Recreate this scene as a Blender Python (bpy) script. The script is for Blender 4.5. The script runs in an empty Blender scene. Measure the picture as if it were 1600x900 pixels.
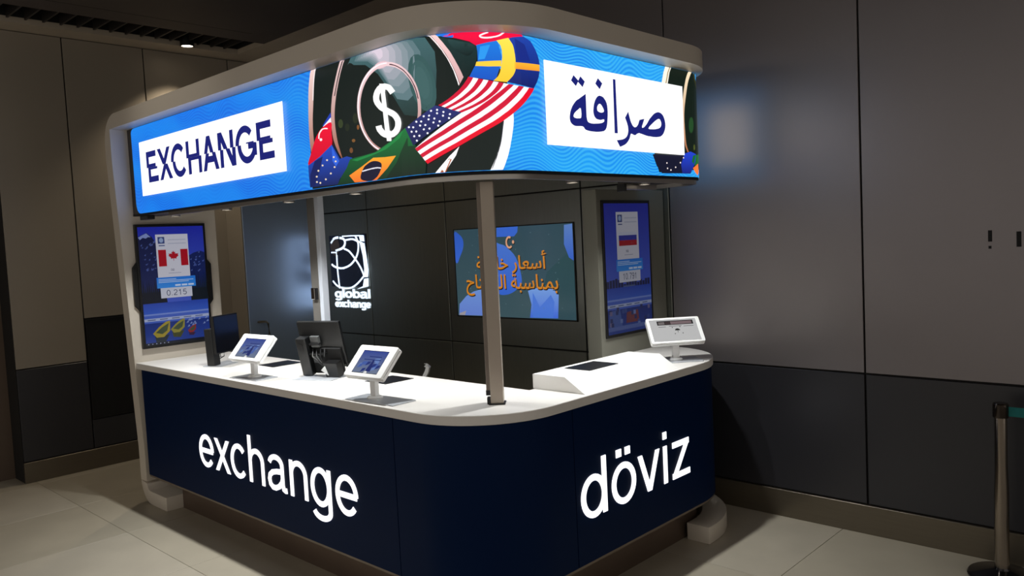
import bpy, bmesh, math, random
from mathutils import Vector, Matrix
from mathutils.geometry import tessellate_polygon
random.seed(7)
SC = bpy.context.scene
COL = SC.collection
PI = math.pi

# ---------------------------------------------------------------- camera
YAW, PITCH, ROLL, FPX = -0.7609, 0.0622, 0.0490, 1250.2
_f = Vector((math.sin(YAW)*math.cos(PITCH), math.cos(YAW)*math.cos(PITCH), -math.sin(PITCH)))
_r0 = Vector((math.cos(YAW), -math.sin(YAW), 0)); _d0 = _f.cross(_r0)
_c, _s = math.cos(ROLL), math.sin(ROLL)
_rt = _c*_r0 + _s*_d0; _dn = -_s*_r0 + _c*_d0
cam = bpy.data.objects.new('camera', bpy.data.cameras.new('camera'))
COL.objects.link(cam)
cam.matrix_world = Matrix(((_rt.x, -_dn.x, -_f.x, 0), (_rt.y, -_dn.y, -_f.y, 0), (_rt.z, -_dn.z, -_f.z, 2.0), (0, 0, 0, 1)))
cam.data.sensor_width = 36; cam.data.lens = 36*FPX/1600; cam.data.clip_start = 0.02
SC.camera = cam

# ---------------------------------------------------------------- exposure, world, lamps of the hall
SC.view_settings.view_transform = 'Standard'; SC.view_settings.look = 'None'
SC.view_settings.exposure = 0.0; SC.view_settings.gamma = 1.0; SC.view_settings.use_curve_mapping = False
world = bpy.data.worlds.new('hall_air'); SC.world = world; world.use_nodes = True
_bg = world.node_tree.nodes['Background']; _bg.inputs[0].default_value = (1.0, 0.92, 0.84, 1); _bg.inputs[1].default_value = 0.46

def spot(name, loc, target, power, angle, blend, size, col=(1, 0.95, 0.87)):
    l = bpy.data.lights.new(name, 'SPOT'); l.energy = power; l.spot_size = math.radians(angle); l.spot_blend = blend
    l.shadow_soft_size = size; l.color = col
    o = bpy.data.objects.new(name, l); COL.objects.link(o); o.location = loc
    o.rotation_euler = (Vector(target)-Vector(loc)).to_track_quat('-Z', 'Y').to_euler()
    return o
# small downlights under the LED cabinet, above the counter edge
KIOSK = [(-6.0, 2.665), (-5.2, 2.665), (-4.4, 2.665), (-3.7, 2.665), (-2.79, 3.45), (-2.79, 4.15)]
for k, (x, y) in enumerate(KIOSK):
    spot('cabinet_lamp', (x, y, 2.284), (x, y, 0), (46, 60, 74, 58, 62, 52)[k], 116, 0.9, 0.02, (0.98, 1, 1))
# unseen fill spot, added to brighten the left end of the kiosk roof
spot('roof_fill_spot', (-5.9, 0.9, 4.03), (-5.5, 2.455, 3.02), 26, 52, 1.0, 0.04, (1, 0.93, 0.82))
# the small lamp in the ceiling slot along the left wall
spot('slot_lamp', (-7.79, 3.70, 4.0), (-7.95, 3.6, 0), 70, 100, 0.7, 0.03, (1, 0.85, 0.65))

# ---------------------------------------------------------------- helpers
def lin(c):
    return tuple((v/255/12.92 if v/255 <= 0.04045 else ((v/255+0.055)/1.055)**2.4) for v in c)
def mk(name, rgb, rough=0.5, metal=0.0, var=0.12, scale=6.0, bump=0.0, stretch=None, spec=0.5, coat=0.0):
    m = bpy.data.materials.new(name); m.use_nodes = True; nt = m.node_tree; b = nt.nodes['Principled BSDF']
    tc = nt.nodes.new('ShaderNodeTexCoord'); mp = nt.nodes.new('ShaderNodeMapping'); nz = nt.nodes.new('ShaderNodeTexNoise')
    nt.links.new(tc.outputs['Object'], mp.inputs[0]); nt.links.new(mp.outputs[0], nz.inputs['Vector'])
    if stretch: mp.inputs['Scale'].default_value = stretch
    nz.inputs['Scale'].default_value = scale; nz.inputs['Detail'].default_value = 5
    mx = nt.nodes.new('ShaderNodeMix'); mx.data_type = 'RGBA'
    c = lin(rgb)
    mx.inputs[6].default_value = tuple(v*(1-var) for v in c)+(1,); mx.inputs[7].default_value = tuple(min(1, v*(1+var)) for v in c)+(1,)
    nt.links.new(nz.outputs['Fac'], mx.inputs[0]); nt.links.new(mx.outputs[2], b.inputs['Base Color'])
    b.inputs['Roughness'].default_value = rough; b.inputs['Metallic'].default_value = metal
    b.inputs['Specular IOR Level'].default_value = spec; b.inputs['Coat Weight'].default_value = coat
    if bump:
        bp = nt.nodes.new('ShaderNodeBump'); bp.inputs['Strength'].default_value = bump; bp.inputs['Distance'].default_value = 0.002
        nt.links.new(nz.outputs['Fac'], bp.inputs['Height']); nt.links.new(bp.outputs[0], b.inputs['Normal'])
    return m
def mk_emit(name, rgb, strength):
    m = bpy.data.materials.new(name); m.use_nodes = True; b = m.node_tree.nodes['Principled BSDF']
    c = lin(rgb)+(1,)
    b.inputs['Base Color'].default_value = (0.02, 0.02, 0.02, 1); b.inputs['Emission Color'].default_value = c
    b.inputs['Emission Strength'].default_value = strength; b.inputs['Roughness'].default_value = 0.4
    return m
def mk_print(name, strength, rough=0.3):
    m = bpy.data.materials.new(name); m.use_nodes = True; nt = m.node_tree; b = nt.nodes['Principled BSDF']
    a = nt.nodes.new('ShaderNodeAttribute'); a.attribute_name = 'Col'
    b.inputs['Base Color'].default_value = (0.01, 0.01, 0.01, 1); b.inputs['Roughness'].default_value = rough
    nt.links.new(a.outputs['Color'], b.inputs['Emission Color']); b.inputs['Emission Strength'].default_value = strength
    return m

class G:
    'collects polygons of one mesh'
    def __init__(s): s.v = []; s.f = []; s.mi = []; s.m = 0
    def poly(s, pts):
        i = len(s.v); s.v += [tuple(p) for p in pts]; s.f.append(tuple(range(i, i+len(pts)))); s.mi.append(s.m)
    def grid(s, rows, close=False):
        i = len(s.v); n = len(rows[0])
        for r in rows: s.v += [tuple(p) for p in r]
        for a in range(len(rows)-1):
            for b in range(n if close else n-1):
                s.f.append((i+a*n+b, i+a*n+(b+1) % n, i+(a+1)*n+(b+1) % n, i+(a+1)*n+b)); s.mi.append(s.m)
    def box(s, x0, x1, y0, y1, z0, z1, M=None):
        c = [Vector((x, y, z)) for z in (z0, z1) for y in (y0, y1) for x in (x0, x1)]
        if M: c = [M @ p for p in c]
        i = len(s.v); s.v += [tuple(p) for p in c]
        for f in ((0, 2, 3, 1), (4, 5, 7, 6), (0, 1, 5, 4), (2, 6, 7, 3), (0, 4, 6, 2), (1, 3, 7, 5)):
            s.f.append(tuple(i+k for k in f)); s.mi.append(s.m)
    def prism(s, pts, fn, a, b):
        'pts 2D outline, fn(p, h) -> 3D, between heights a and b'
        i = len(s.v); n = len(pts)
        s.v += [tuple(fn(p, a)) for p in pts]+[tuple(fn(p, b)) for p in pts]
        s.f.append(tuple(i+k for k in range(n))[::-1]); s.mi.append(s.m)
        s.f.append(tuple(i+n+k for k in range(n))); s.mi.append(s.m)
        for k in range(n):
            s.f.append((i+k, i+(k+1) % n, i+n+(k+1) % n, i+n+k)); s.mi.append(s.m)
    def prism_z(s, pts, z0, z1): s.prism(pts, lambda p, h: (p[0], p[1], h), z0, z1)
    def strip(s, outer, inner, z0, z1):
        'solid band between two plan paths'
        rows = [[(o[0], o[1], z0), (o[0], o[1], z1), (i[0], i[1], z1), (i[0], i[1], z0)] for o, i in zip(outer, inner)]
        s.grid(rows, True); s.poly(rows[0]); s.poly(rows[-1][::-1])
    def lathe(s, prof, c, n=24):
        rows = [[(c[0]+r*math.cos(2*PI*k/n), c[1]+r*math.sin(2*PI*k/n), c[2]+z) for k in range(n)] for r, z in prof]
        s.grid(rows, True); s.poly(rows[0][::-1]); s.poly(rows[-1])
    def tube(s, pts, r, n=10):
        P = [Vector(p) for p in pts]; rows = []
        for k, p in enumerate(P):
            t = (P[min(k+1, len(P)-1)]-P[max(k-1, 0)]).normalized()
            u = t.cross(Vector((0, 0, 1)))
            if u.length < 1e-3: u = t.cross(Vector((1, 0, 0)))
            u.normalize(); w = t.cross(u)
            rr = r[k] if isinstance(r, (list, tuple)) else r
            rows.append([tuple(p+u*rr*math.cos(2*PI*a/n)+w*rr*math.sin(2*PI*a/n)) for a in range(n)])
        s.grid(rows, True); s.poly(rows[0][::-1]); s.poly(rows[-1])

def worldloc(o):
    v = Vector((0, 0, 0))
    while o: v += Vector(o.location); o = o.parent
    return v
def obj(name, g, mats, parent=None, bevel=0.0, smooth=False, seg=2):
    me = bpy.data.meshes.new(name)
    off = worldloc(parent) if parent else Vector((0, 0, 0))
    me.from_pydata([tuple(Vector(p)-off) for p in g.v], [], g.f)
    if not isinstance(mats, (list, tuple)): mats = [mats]
    for m in mats: me.materials.append(m)
    me.polygons.foreach_set('material_index', g.mi)
    bm = bmesh.new(); bm.from_mesh(me)
    bmesh.ops.remove_doubles(bm, verts=bm.verts, dist=1e-5)
    bmesh.ops.recalc_face_normals(bm, faces=bm.faces)
    if bevel:
        ed = [e for e in bm.edges if len(e.link_faces) == 2 and e.calc_face_angle(0) > 0.6]
        bmesh.ops.bevel(bm, geom=ed, offset=bevel, segments=seg, profile=0.5, affect='EDGES', clamp_overlap=True)
    if smooth:
        for f in bm.faces: f.smooth = True
        for e in bm.edges:
            if len(e.link_faces) == 2 and e.calc_face_angle(0) > 0.6: e.smooth = False
    bm.to_mesh(me); bm.free()
    o = bpy.data.objects.new(name, me); COL.objects.link(o)
    if parent: o.parent = parent
    return o
def thing(name, label, cat, loc=(0, 0, 0), rz=0.0, group=None):
    o = bpy.data.objects.new(name, None); COL.objects.link(o); o.empty_display_size = 0.1
    o.location = loc; o.rotation_euler = (0, 0, rz); o['label'] = label; o['category'] = cat
    if group: o['group'] = group
    return o
def tag(o, label, cat, group=None):
    o['label'] = label; o['category'] = cat
    if group: o['group'] = group
    return o
def struct(o): o['kind'] = 'structure'; return o
def dup(root, label, loc, rz):
    r = root.copy(); COL.objects.link(r); r.location = loc; r.rotation_euler = (0, 0, rz); r['label'] = label
    for ch in list(root.children):
        c = ch.copy(); COL.objects.link(c); c.parent = r
        for gch in ch.children:
            d = gch.copy(); COL.objects.link(d); d.parent = c
    return r

# ---- flat print: coloured polygons laid on a surface, as on a screen or a sheet
class Print:
    def __init__(s): s.items = []
    def add(s, col, pts, holes=()): s.items.append((col, [tuple(p) for p in pts], [[tuple(p) for p in h] for h in holes]))
    def rect(s, col, x0, x1, y0, y1): s.add(col, [(x0, y0), (x1, y0), (x1, y1), (x0, y1)])
    def stroke(s, col, pts, w):
        for q in stroke_quads(pts, w): s.add(col, q)
    def text(s, col, txt, x, y, h, sx=1.0, w=0.1, italic=0.0):
        for q in glyphs(txt, w)[0]: s.add(col, [(x+(p[0]+italic*p[1])*h*sx/0.72, y+p[1]*h/0.72) for p in q])
    def build(s, name, mat, parent, fn, cuts=(), step=1e-4, base=1e-3):
        bm = bmesh.new(); cl = bm.verts.layers.float_color.new('Col'); lay = bm.verts.layers.float.new('lay')
        off = worldloc(parent) if parent else Vector((0, 0, 0))
        for k, (col, pts, holes) in enumerate(s.items):
            c0, c1 = (lin(col[0]), lin(col[1])) if isinstance(col[0], (tuple, list)) else (lin(col), lin(col))
            ys = [p[1] for p in pts]; ya, yb = min(ys), max(ys)
            loops = [[Vector((p[0], p[1], 0)) for p in q] for q in [pts]+holes]
            flat = [p for q in loops for p in q]
            vs = []
            for p in flat:
                v = bm.verts.new(p); t = (p.y-ya)/max(1e-6, yb-ya)
                v[cl] = tuple(c1[i]*(1-t)+c0[i]*t for i in range(3))+(1,); v[lay] = base+k*step; vs.append(v)
            if len(pts) == 4 and not holes:
                try: bm.faces.new(vs)
                except ValueError: pass
            else:
                for t in tessellate_polygon(loops):
                    try: bm.faces.new([vs[i] for i in t])
                    except ValueError: pass
        for c in cuts:
            bmesh.ops.bisect_plane(bm, geom=bm.verts[:]+bm.edges[:]+bm.faces[:], plane_co=(c, 0, 0), plane_no=(1, 0, 0))
        for v in bm.verts: v.co = Vector(fn(v.co.x, v.co.y, v[lay]))-off
        me = bpy.data.meshes.new(name); bm.to_mesh(me); bm.free(); me.materials.append(mat)
        o = bpy.data.objects.new(name, me); COL.objects.link(o)
        if parent: o.parent = parent
        return o
def arcp(cx, cy, rx, ry, a0, a1, n=18):
    return [(cx+rx*math.cos(math.radians(a0+(a1-a0)*k/n)), cy+ry*math.sin(math.radians(a0+(a1-a0)*k/n))) for k in range(n+1)]
def stroke_quads(pts, w):
    L = []; R = []
    for j, p in enumerate(pts):
        a = pts[max(j-1, 0)]; b = pts[min(j+1, len(pts)-1)]; d = math.hypot(b[0]-a[0], b[1]-a[1]) or 1
        n = (-(b[1]-a[1])/d*w/2, (b[0]-a[0])/d*w/2)
        if 0 < j < len(pts)-1:      # keep the width at sharp corners
            e = pts[j]; d1 = math.hypot(e[0]-a[0], e[1]-a[1]) or 1
            cs = ((e[0]-a[0])*(b[0]-a[0])+(e[1]-a[1])*(b[1]-a[1]))/(d1*d); k = 1/max(0.5, cs); n = (n[0]*k, n[1]*k)
        L.append((p[0]+n[0], p[1]+n[1])); R.append((p[0]-n[0], p[1]-n[1]))
    return [[L[j], L[j+1], R[j+1], R[j]] for j in range(len(pts)-1)]
def glyphs(txt, w=0.086):
    'plain grotesque letters built from strokes; returns polygons and width, cap height 0.72, x height 0.523'
    out = []; per = []; x = 0; h = w/2
    def S(*p): return stroke_quads(list(p), w)
    def D(x0, y0, x1, y1):
        k = w*math.hypot(x1-x0, y1-y0)/abs(y1-y0)/2
        return [[(x0-k, y0), (x0+k, y0), (x1+k, y1), (x1-k, y1)]]
    def V(x, y0, y1): return [[(x-h, y0), (x+h, y0), (x+h, y1), (x-h, y1)]]
    def H(y, x0, x1): return [[(x0, y-h), (x1, y-h), (x1, y+h), (x0, y+h)]]
    def A(*a): return stroke_quads(arcp(*a), w)
    T = 0.523; m = T/2; ry = m+0.012-h; C = 0.72; ryc = C/2+0.012-h
    for ch in txt:
        g = []; adv = 0.556
        if ch == 'n': g = V(.11, 0, T)+A(.285, T-.195, .175, .195+.012-h, 180, 0)+V(.46, 0, T-.19)
        elif ch == 'h': g = V(.11, 0, C)+A(.285, T-.195, .175, .195+.012-h, 180, 0)+V(.46, 0, T-.19)
        elif ch in 'oö':
            g = A(.278, m, .2, ry, 0, 360, 36)
            if ch == 'ö': g = g+[[(a, .62), (a+.1, .62), (a+.1, .72), (a, .72)] for a in (.14, .316)]
        elif ch == 'c': g = A(.265, m, .2, ry, 42, 318, 30); adv = .5
        elif ch == 'e': g = A(.278, m, .2, ry, 0, 320, 32)+H(m, .1, .49)
        elif ch == 'x': g = D(.06, 0, .43, T)+D(.43, 0, .06, T); adv = .49
        elif ch == 'a':
            g = A(.265, T-.145, .165, .145+.012-h, 168, 0, 14)+V(.43, .09, T-.14)+S((.43, .32), (.38, .295), (.28, .285), (.17, .26), (.1, .21), (.08, .145), (.1, .075), (.16, .035), (.24, .035), (.33, .07), (.4, .13), (.43, .19))+S((.43, .11), (.445, .05), (.49, .035), (.53, .04))
        elif ch in 'gdqb9':
            if ch == '9': g = A(.27, C-.22, .185, .22+.012-h, 0, 360, 30)+A(.27, .255, .185, .255+.012-h, 0, -150, 16)+V(.455, .25, .5)
            elif ch == 'b': g = V(.11, 0, C)+A(.3, m, .19, ry, 0, 360, 32)
            else:
                g = A(.255, m, .19, ry, 0, 360, 32)
                g += V(.455, 0, C) if ch == 'd' else V(.455, -.06, T)+A(.265, -.06, .19, .11, 0, -165, 14)
        elif ch == 'v': g = D(.25, 0, .06, T)+D(.25, 0, .44, T); adv = .5
        elif ch == 'i': g = V(.11, 0, T)+V(.11, .62, C); adv = .222
        elif ch == 'l': g = V(.11, 0, C); adv = .222
        elif ch == 'z': g = H(T-h, .06, .45)+H(h, .05, .46)+D(.11, w*.7, .4, T-w*.7); adv = .5
        elif ch == 'E': g = V(.12, 0, C)+H(C-h, .12, .56)+H(C/2, .12, .53)+H(h, .12, .57); adv = .64
        elif ch == 'X': g = D(.08, 0, .56, C)+D(.56, 0, .08, C); adv = .64
        elif ch == 'C': g = A(.37, C/2, .28, ryc, 40, 320, 30); adv = .70
        elif ch == 'H': g = V(.12, 0, C)+V(.58, 0, C)+H(C/2, .12, .58); adv = .70
        elif ch == 'A': g = D(.08, 0, .34, C)+D(.60, 0, .34, C)+H(.23, .18, .5); adv = .68
        elif ch == 'N': g = V(.12, 0, C)+V(.60, 0, C)+D(.58, 0, .14, C); adv = .72
        elif ch == 'G': g = A(.38, C/2, .29, ryc, 40, 340, 30)+H(C/2-.03, .42, .70)+V(.66, .12, C/2); adv = .76
        elif ch == 'D': g = V(.12, 0, C)+S((.1, C-h), (.3, C-h))+A(.3, C/2, .26, C/2-h, 90, -90, 18)+S((.1, h), (.3, h)); adv = .68
        elif ch == 'R': g = V(.12, 0, C)+H(C-h, .12, .36)+H(C/2, .12, .36)+A(.36, C*.75, .17, C/4-h/2, 90, -90, 12)+D(.52, 0, .34, C/2); adv = .66
        elif ch == 'U': g = V(.12, .24, C)+V(.56, .24, C)+A(.34, .25, .22, .25+.012-h, 180, 360, 16); adv = .68
        elif ch == 'B': g = V(.12, 0, C)+H(C-h, .12, .34)+H(C/2, .12, .36)+H(h, .12, .36)+A(.34, C*.75, .16, C/4-h/2, 90, -90, 12)+A(.36, C*.25, .18, C/4-h/2, 90, -90, 12); adv = .64
        elif ch == '0': g = A(.278, C/2, .19, ryc, 0, 360, 32)
        elif ch == '1': g = V(.30, 0, C)+S((.12, .54), (.24, .6), (.3, .7))
        elif ch == '2': g = A(.27, C-.2, .19, .2-h, 165, -25, 18)+S((.44, .44), (.35, .32), (.2, .2), (.09, .06))+H(h, .06, .48)
        elif ch == '5': g = H(C-h, .14, .46)+S((.15, C-.04), (.11, .36))+A(.265, .23, .19, .23+.012-h, 145, -150, 20)
        elif ch == '7': g = H(C-h, .06, .5)+S((.46, C-.07), (.34, .42), (.26, .2), (.22, 0))
        elif ch == '.': g = V(.14, 0, w*1.1); adv = .278
        elif ch == ' ': adv = .278
        g = [[(p[0]+x, p[1]) for p in q] for q in g]
        out += g; per.append((ch, g)); x += adv
    return out, x, per
ART=[
('coin',(8,22,20),[2598,2997,2590,2997,2580,2989,2568,2959,2559,2931,2553,2908,2549,2885,2545,2863,2542,2837,2538,2807,2535,2774,2532,2740,2530,2709,2529,2680,2529,2653,2530,2625,2530,2596,2530,2565,2529,2533,2529,2499,2528,2466,2527,2428,2526,2386,2525,2349,2525,2336,3187,2336,3615,2336,3804,2336,3889,2336,3894,2343,3902,2365,3911,2390,3919,2415,3927,2439,3935,2465,3943,2492,3949,2518,3954,2548,3958,2579,3960,2608,3962,2628,3927,2788,3791,2969,3536,2997,3148,2997,2678,2997],[]),
('coin',((62,98,102),(22,48,46)),[2934,2964,2968,2997,3144,2997,3335,2997,3492,2997,3534,2992,3582,2918,3586,2829,3574,2702,3518,2648,3475,2618,3383,2638,3309,2737,3190,2873,3090,2936],[]),
('coin',(90,117,123),[2996,2971,3021,2997,3153,2997,3298,2997,3429,2997,3464,2987,3504,2929,3507,2861,3497,2765,3450,2726,3413,2704,3335,2723,3277,2799,3187,2902,3112,2950],[]),
('coin',(111,131,138),[3022,2974,3044,2997,3156,2997,3281,2997,3399,2997,3431,2986,3467,2935,3470,2876,3461,2793,3418,2760,3384,2743,3314,2759,3264,2825,3186,2914,3121,2955],[]),
('coin',(131,145,153),[3048,2977,3066,2997,3160,2997,3265,2997,3366,2997,3396,2985,3428,2942,3431,2892,3423,2823,3384,2796,3353,2782,3292,2796,3250,2852,3185,2927,3131,2961],[]),
('coin',(152,158,168),[3074,2980,3088,2997,3164,2997,3249,2997,3331,2997,3357,2986,3386,2950,3389,2909,3381,2853,3346,2832,3320,2821,3271,2833,3236,2879,3184,2939,3140,2967],[]),
('coin',(172,172,183),[3099,2983,3110,2997,3167,2997,3232,2997,3296,2997,3316,2987,3339,2959,3341,2928,3335,2885,3307,2870,3287,2861,3249,2871,3223,2905,3183,2952,3149,2973],[]),
('coin',(193,186,198),[3125,2985,3132,2996,3171,2997,3215,2997,3259,2997,3273,2988,3290,2969,3291,2948,3287,2918,3267,2907,3253,2902,3227,2909,3209,2932,3181,2964,3159,2979],[]),
('coin',(214,200,214),[3150,2988,3154,2994,3175,2995,3199,2995,3223,2996,3230,2990,3239,2979,3240,2967,3238,2951,3227,2946,3219,2943,3205,2946,3195,2959,3180,2977,3168,2985],[]),
('coin',(49,85,85),[3574,2785,3580,2739,3578,2697,3569,2664,3552,2643,3531,2636,3506,2645,3480,2669,3456,2705,3437,2749,3426,2797,3423,2842,3431,2880,3446,2907,3468,2919,3493,2917,3519,2900,3542,2870,3561,2830,3574,2785],[]),
('coin',(54,90,90),[3557,2783,3562,2747,3561,2714,3554,2688,3542,2672,3526,2667,3507,2674,3488,2693,3470,2721,3456,2756,3447,2793,3445,2828,3450,2858,3461,2879,3477,2889,3495,2887,3515,2873,3532,2850,3547,2819,3557,2783],[]),
('coin',(59,95,95),[3541,2781,3544,2755,3544,2732,3539,2713,3531,2701,3521,2698,3508,2703,3495,2717,3483,2737,3473,2762,3467,2789,3465,2814,3468,2835,3475,2850,3485,2858,3498,2856,3511,2847,3523,2829,3533,2807,3541,2781],[]),
('coin',(219,185,195),[3278,2914,3275,2905,3261,2898,3238,2894,3211,2894,3187,2898,3171,2905,3167,2914,3176,2922,3196,2928,3222,2930,3248,2928,3268,2922,3278,2914],[]),
('coin',(231,195,205),[3266,2913,3264,2906,3253,2901,3235,2898,3214,2898,3195,2901,3183,2907,3179,2913,3186,2920,3202,2924,3222,2926,3242,2924,3258,2919,3266,2913],[]),
('coin',(243,205,215),[3254,2913,3253,2908,3245,2904,3232,2902,3217,2902,3203,2904,3194,2908,3192,2913,3197,2917,3208,2921,3222,2922,3237,2921,3248,2917,3254,2913],[]),
('coin',(255,215,225),[3242,2912,3241,2909,3236,2907,3228,2905,3219,2905,3211,2907,3205,2909,3204,2912,3207,2915,3214,2917,3223,2918,3232,2917,3239,2915,3242,2912],[]),
('coin',(8,22,20),[2927,2960,2951,2972,2972,2966,2992,2952,3012,2941,3032,2934,3051,2928,3070,2919,3087,2909,3101,2896,3112,2881,3125,2864,3142,2845,3167,2822,3197,2797,3227,2771,3251,2746,3268,2724,3280,2704,3291,2683,3301,2658,3315,2627,3331,2592,3343,2557,3346,2528,3340,2507,3326,2490,3306,2476,3283,2464,3257,2455,3228,2448,3192,2444,3148,2442,3087,2442,3011,2444,2937,2450,2881,2460,2851,2476,2838,2497,2833,2522,2827,2552,2817,2589,2808,2631,2803,2678,2809,2728,2830,2789,2862,2857,2897,2919],[]),
('coin',(8,22,20),[3085,2813,3099,2817,3112,2814,3125,2807,3137,2800,3150,2793,3162,2786,3174,2776,3187,2765,3203,2753,3221,2739,3237,2722,3247,2702,3251,2675,3250,2642,3245,2608,3236,2578,3219,2548,3197,2517,3173,2492,3151,2479,3132,2480,3114,2493,3097,2512,3080,2533,3063,2557,3046,2585,3031,2615,3021,2642,3016,2667,3016,2690,3019,2713,3026,2735,3037,2757,3052,2781,3069,2800],[]),
('coin',(48,60,34),[2863,2663,2856,2648,2841,2642,2826,2646,2817,2661,2819,2678,2830,2689,2846,2690,2859,2680,2863,2663],[]),
('coin',(120,80,40),[2965,2560,2960,2555,2951,2553,2940,2555,2933,2561,2934,2567,2942,2571,2952,2571,2962,2567,2965,2560],[]),
('coin',(110,70,40),[2939,2511,2934,2502,2924,2498,2913,2501,2907,2510,2908,2520,2916,2527,2927,2528,2936,2521,2939,2511],[]),
('coin',(130,80,40),[3007,2625,3003,2618,2996,2614,2989,2616,2985,2624,2986,2633,2991,2639,2999,2639,3005,2634,3007,2625],[]),
('coin',(32,40,26),[3002,2673,2994,2656,2978,2648,2962,2654,2952,2670,2954,2689,2966,2702,2984,2703,2998,2691,3002,2673],[]),
('coin',(26,36,24),[2922,2636,2916,2624,2902,2618,2887,2623,2878,2635,2879,2649,2890,2659,2906,2659,2919,2650,2922,2636],[]),
('coin',((22,52,52),(10,28,28)),[3576,2997,3633,2978,3748,2953,3786,2935,3791,2911,3782,2861,3749,2802,3713,2770,3691,2839,3652,2918],[]),
('coin',((34,66,66),(12,30,30)),[3650,2968,3658,2970,3672,2966,3690,2961,3706,2956,3720,2953,3736,2949,3750,2946,3761,2941,3769,2937,3774,2932,3777,2926,3777,2920,3773,2911,3766,2900,3756,2891,3745,2887,3732,2889,3716,2896,3700,2905,3686,2915,3674,2928,3661,2944,3652,2959],[]),
('coin',((236,205,200),(150,84,58)),[2599,2997,2593,2997,2585,2997,2575,2981,2566,2954,2559,2931,2554,2911,2550,2893,2547,2876,2544,2858,2542,2837,2539,2813,2536,2787,2533,2760,2531,2734,2530,2709,2529,2685,2528,2662,2528,2639,2529,2617,2530,2596,2532,2574,2536,2552,2539,2531,2543,2513,2545,2500,2586,2514,2584,2524,2581,2538,2578,2554,2574,2572,2572,2591,2571,2611,2570,2633,2569,2656,2569,2679,2571,2703,2573,2728,2577,2753,2582,2779,2587,2805,2591,2829,2595,2853,2599,2875,2603,2897,2607,2919,2612,2940,2619,2962,2628,2985,2637,2997,2644,2997,2650,2997],[]),
('coin',(250,240,240),[2640,2997,2634,2997,2624,2997,2614,2969,2605,2941,2598,2912,2592,2880,2587,2851,2584,2830,2591,2829,2595,2849,2600,2878,2606,2910,2613,2940,2622,2968,2633,2996,2643,2997,2650,2997],[]),
('coin',((228,196,196),(150,88,60)),[2893,2997,2884,2997,2871,2997,2856,2977,2840,2951,2827,2928,2815,2906,2804,2884,2793,2862,2784,2841,2775,2819,2769,2796,2763,2774,2759,2751,2756,2729,2754,2707,2753,2685,2753,2663,2755,2641,2757,2620,2761,2601,2766,2584,2773,2568,2780,2553,2788,2540,2796,2527,2804,2515,2812,2503,2821,2493,2828,2484,2833,2478,2839,2477,2836,2483,2833,2491,2829,2501,2824,2513,2820,2524,2815,2537,2810,2550,2805,2564,2801,2580,2797,2597,2794,2615,2791,2636,2788,2658,2787,2680,2787,2702,2789,2724,2793,2746,2798,2768,2804,2790,2812,2813,2820,2836,2831,2860,2842,2884,2854,2908,2866,2931,2881,2955,2897,2979,2913,2997,2927,2997,2937,2997],[]),
('coin',(20,20,22),[2916,2997,2904,2997,2886,2991,2866,2962,2849,2934,2833,2904,2818,2872,2805,2843,2795,2822,2803,2821,2813,2842,2826,2871,2842,2903,2858,2932,2876,2961,2896,2991,2915,2997,2928,2997],[]),
('coin',((238,205,210),(170,120,110)),[3493,2667,3492,2643,3489,2620,3484,2597,3476,2575,3467,2555,3455,2536,3442,2518,3426,2502,3408,2489,3388,2477,3365,2468,3340,2462,3314,2458,3287,2457,3259,2458,3231,2462,3204,2469,3177,2478,3150,2490,3125,2504,3102,2521,3080,2540,3060,2560,3043,2582,3028,2606,3016,2630,3007,2656,3001,2681,2998,2707,2998,2733,3002,2758,3008,2782,3018,2805,3031,2827,3046,2847,3064,2865,3084,2880,3106,2894,3130,2905,3155,2913,3181,2919,3208,2922,3236,2922,3263,2920,3290,2915,3317,2908,3343,2898,3368,2887,3390,2873,3410,2858,3427,2841,3443,2823,3456,2803,3468,2782,3477,2760,3484,2737,3489,2714,3492,2690,3493,2667],[[3474,2666,3473,2644,3470,2623,3465,2602,3459,2582,3450,2563,3439,2546,3426,2530,3412,2515,3395,2503,3376,2493,3355,2484,3333,2479,3309,2475,3285,2474,3260,2475,3235,2479,3210,2485,3186,2494,3162,2505,3140,2518,3118,2533,3099,2550,3081,2569,3066,2589,3052,2610,3042,2633,3034,2656,3028,2679,3026,2703,3026,2726,3029,2749,3035,2771,3044,2792,3055,2812,3069,2830,3085,2847,3103,2861,3122,2874,3144,2884,3166,2892,3190,2897,3214,2900,3239,2901,3263,2899,3288,2894,3312,2888,3336,2879,3358,2868,3379,2856,3397,2842,3413,2826,3428,2809,3440,2791,3451,2772,3459,2752,3466,2731,3471,2710,3474,2688,3474,2666]]),
('coin',(250,240,245),[3270,2916,3243,2919,3216,2919,3190,2917,3164,2912,3139,2905,3115,2895,3093,2882,3073,2868,3055,2851,3039,2832,3026,2812,3015,2790,3008,2766,3003,2742,3001,2717,3003,2692,3007,2667,3015,2642,3025,2618,3039,2594,3054,2572,3073,2551,3093,2532,3115,2515,3139,2500,3164,2487,3190,2477,3217,2469,3244,2464,3244,2470,3218,2475,3193,2483,3168,2493,3144,2506,3121,2520,3100,2537,3080,2555,3063,2576,3047,2597,3035,2620,3025,2643,3017,2668,3013,2692,3012,2716,3013,2740,3018,2764,3025,2786,3035,2808,3048,2828,3063,2846,3080,2862,3100,2876,3121,2888,3144,2898,3168,2905,3193,2910,3218,2913,3244,2912,3270,2910],[]),
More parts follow.
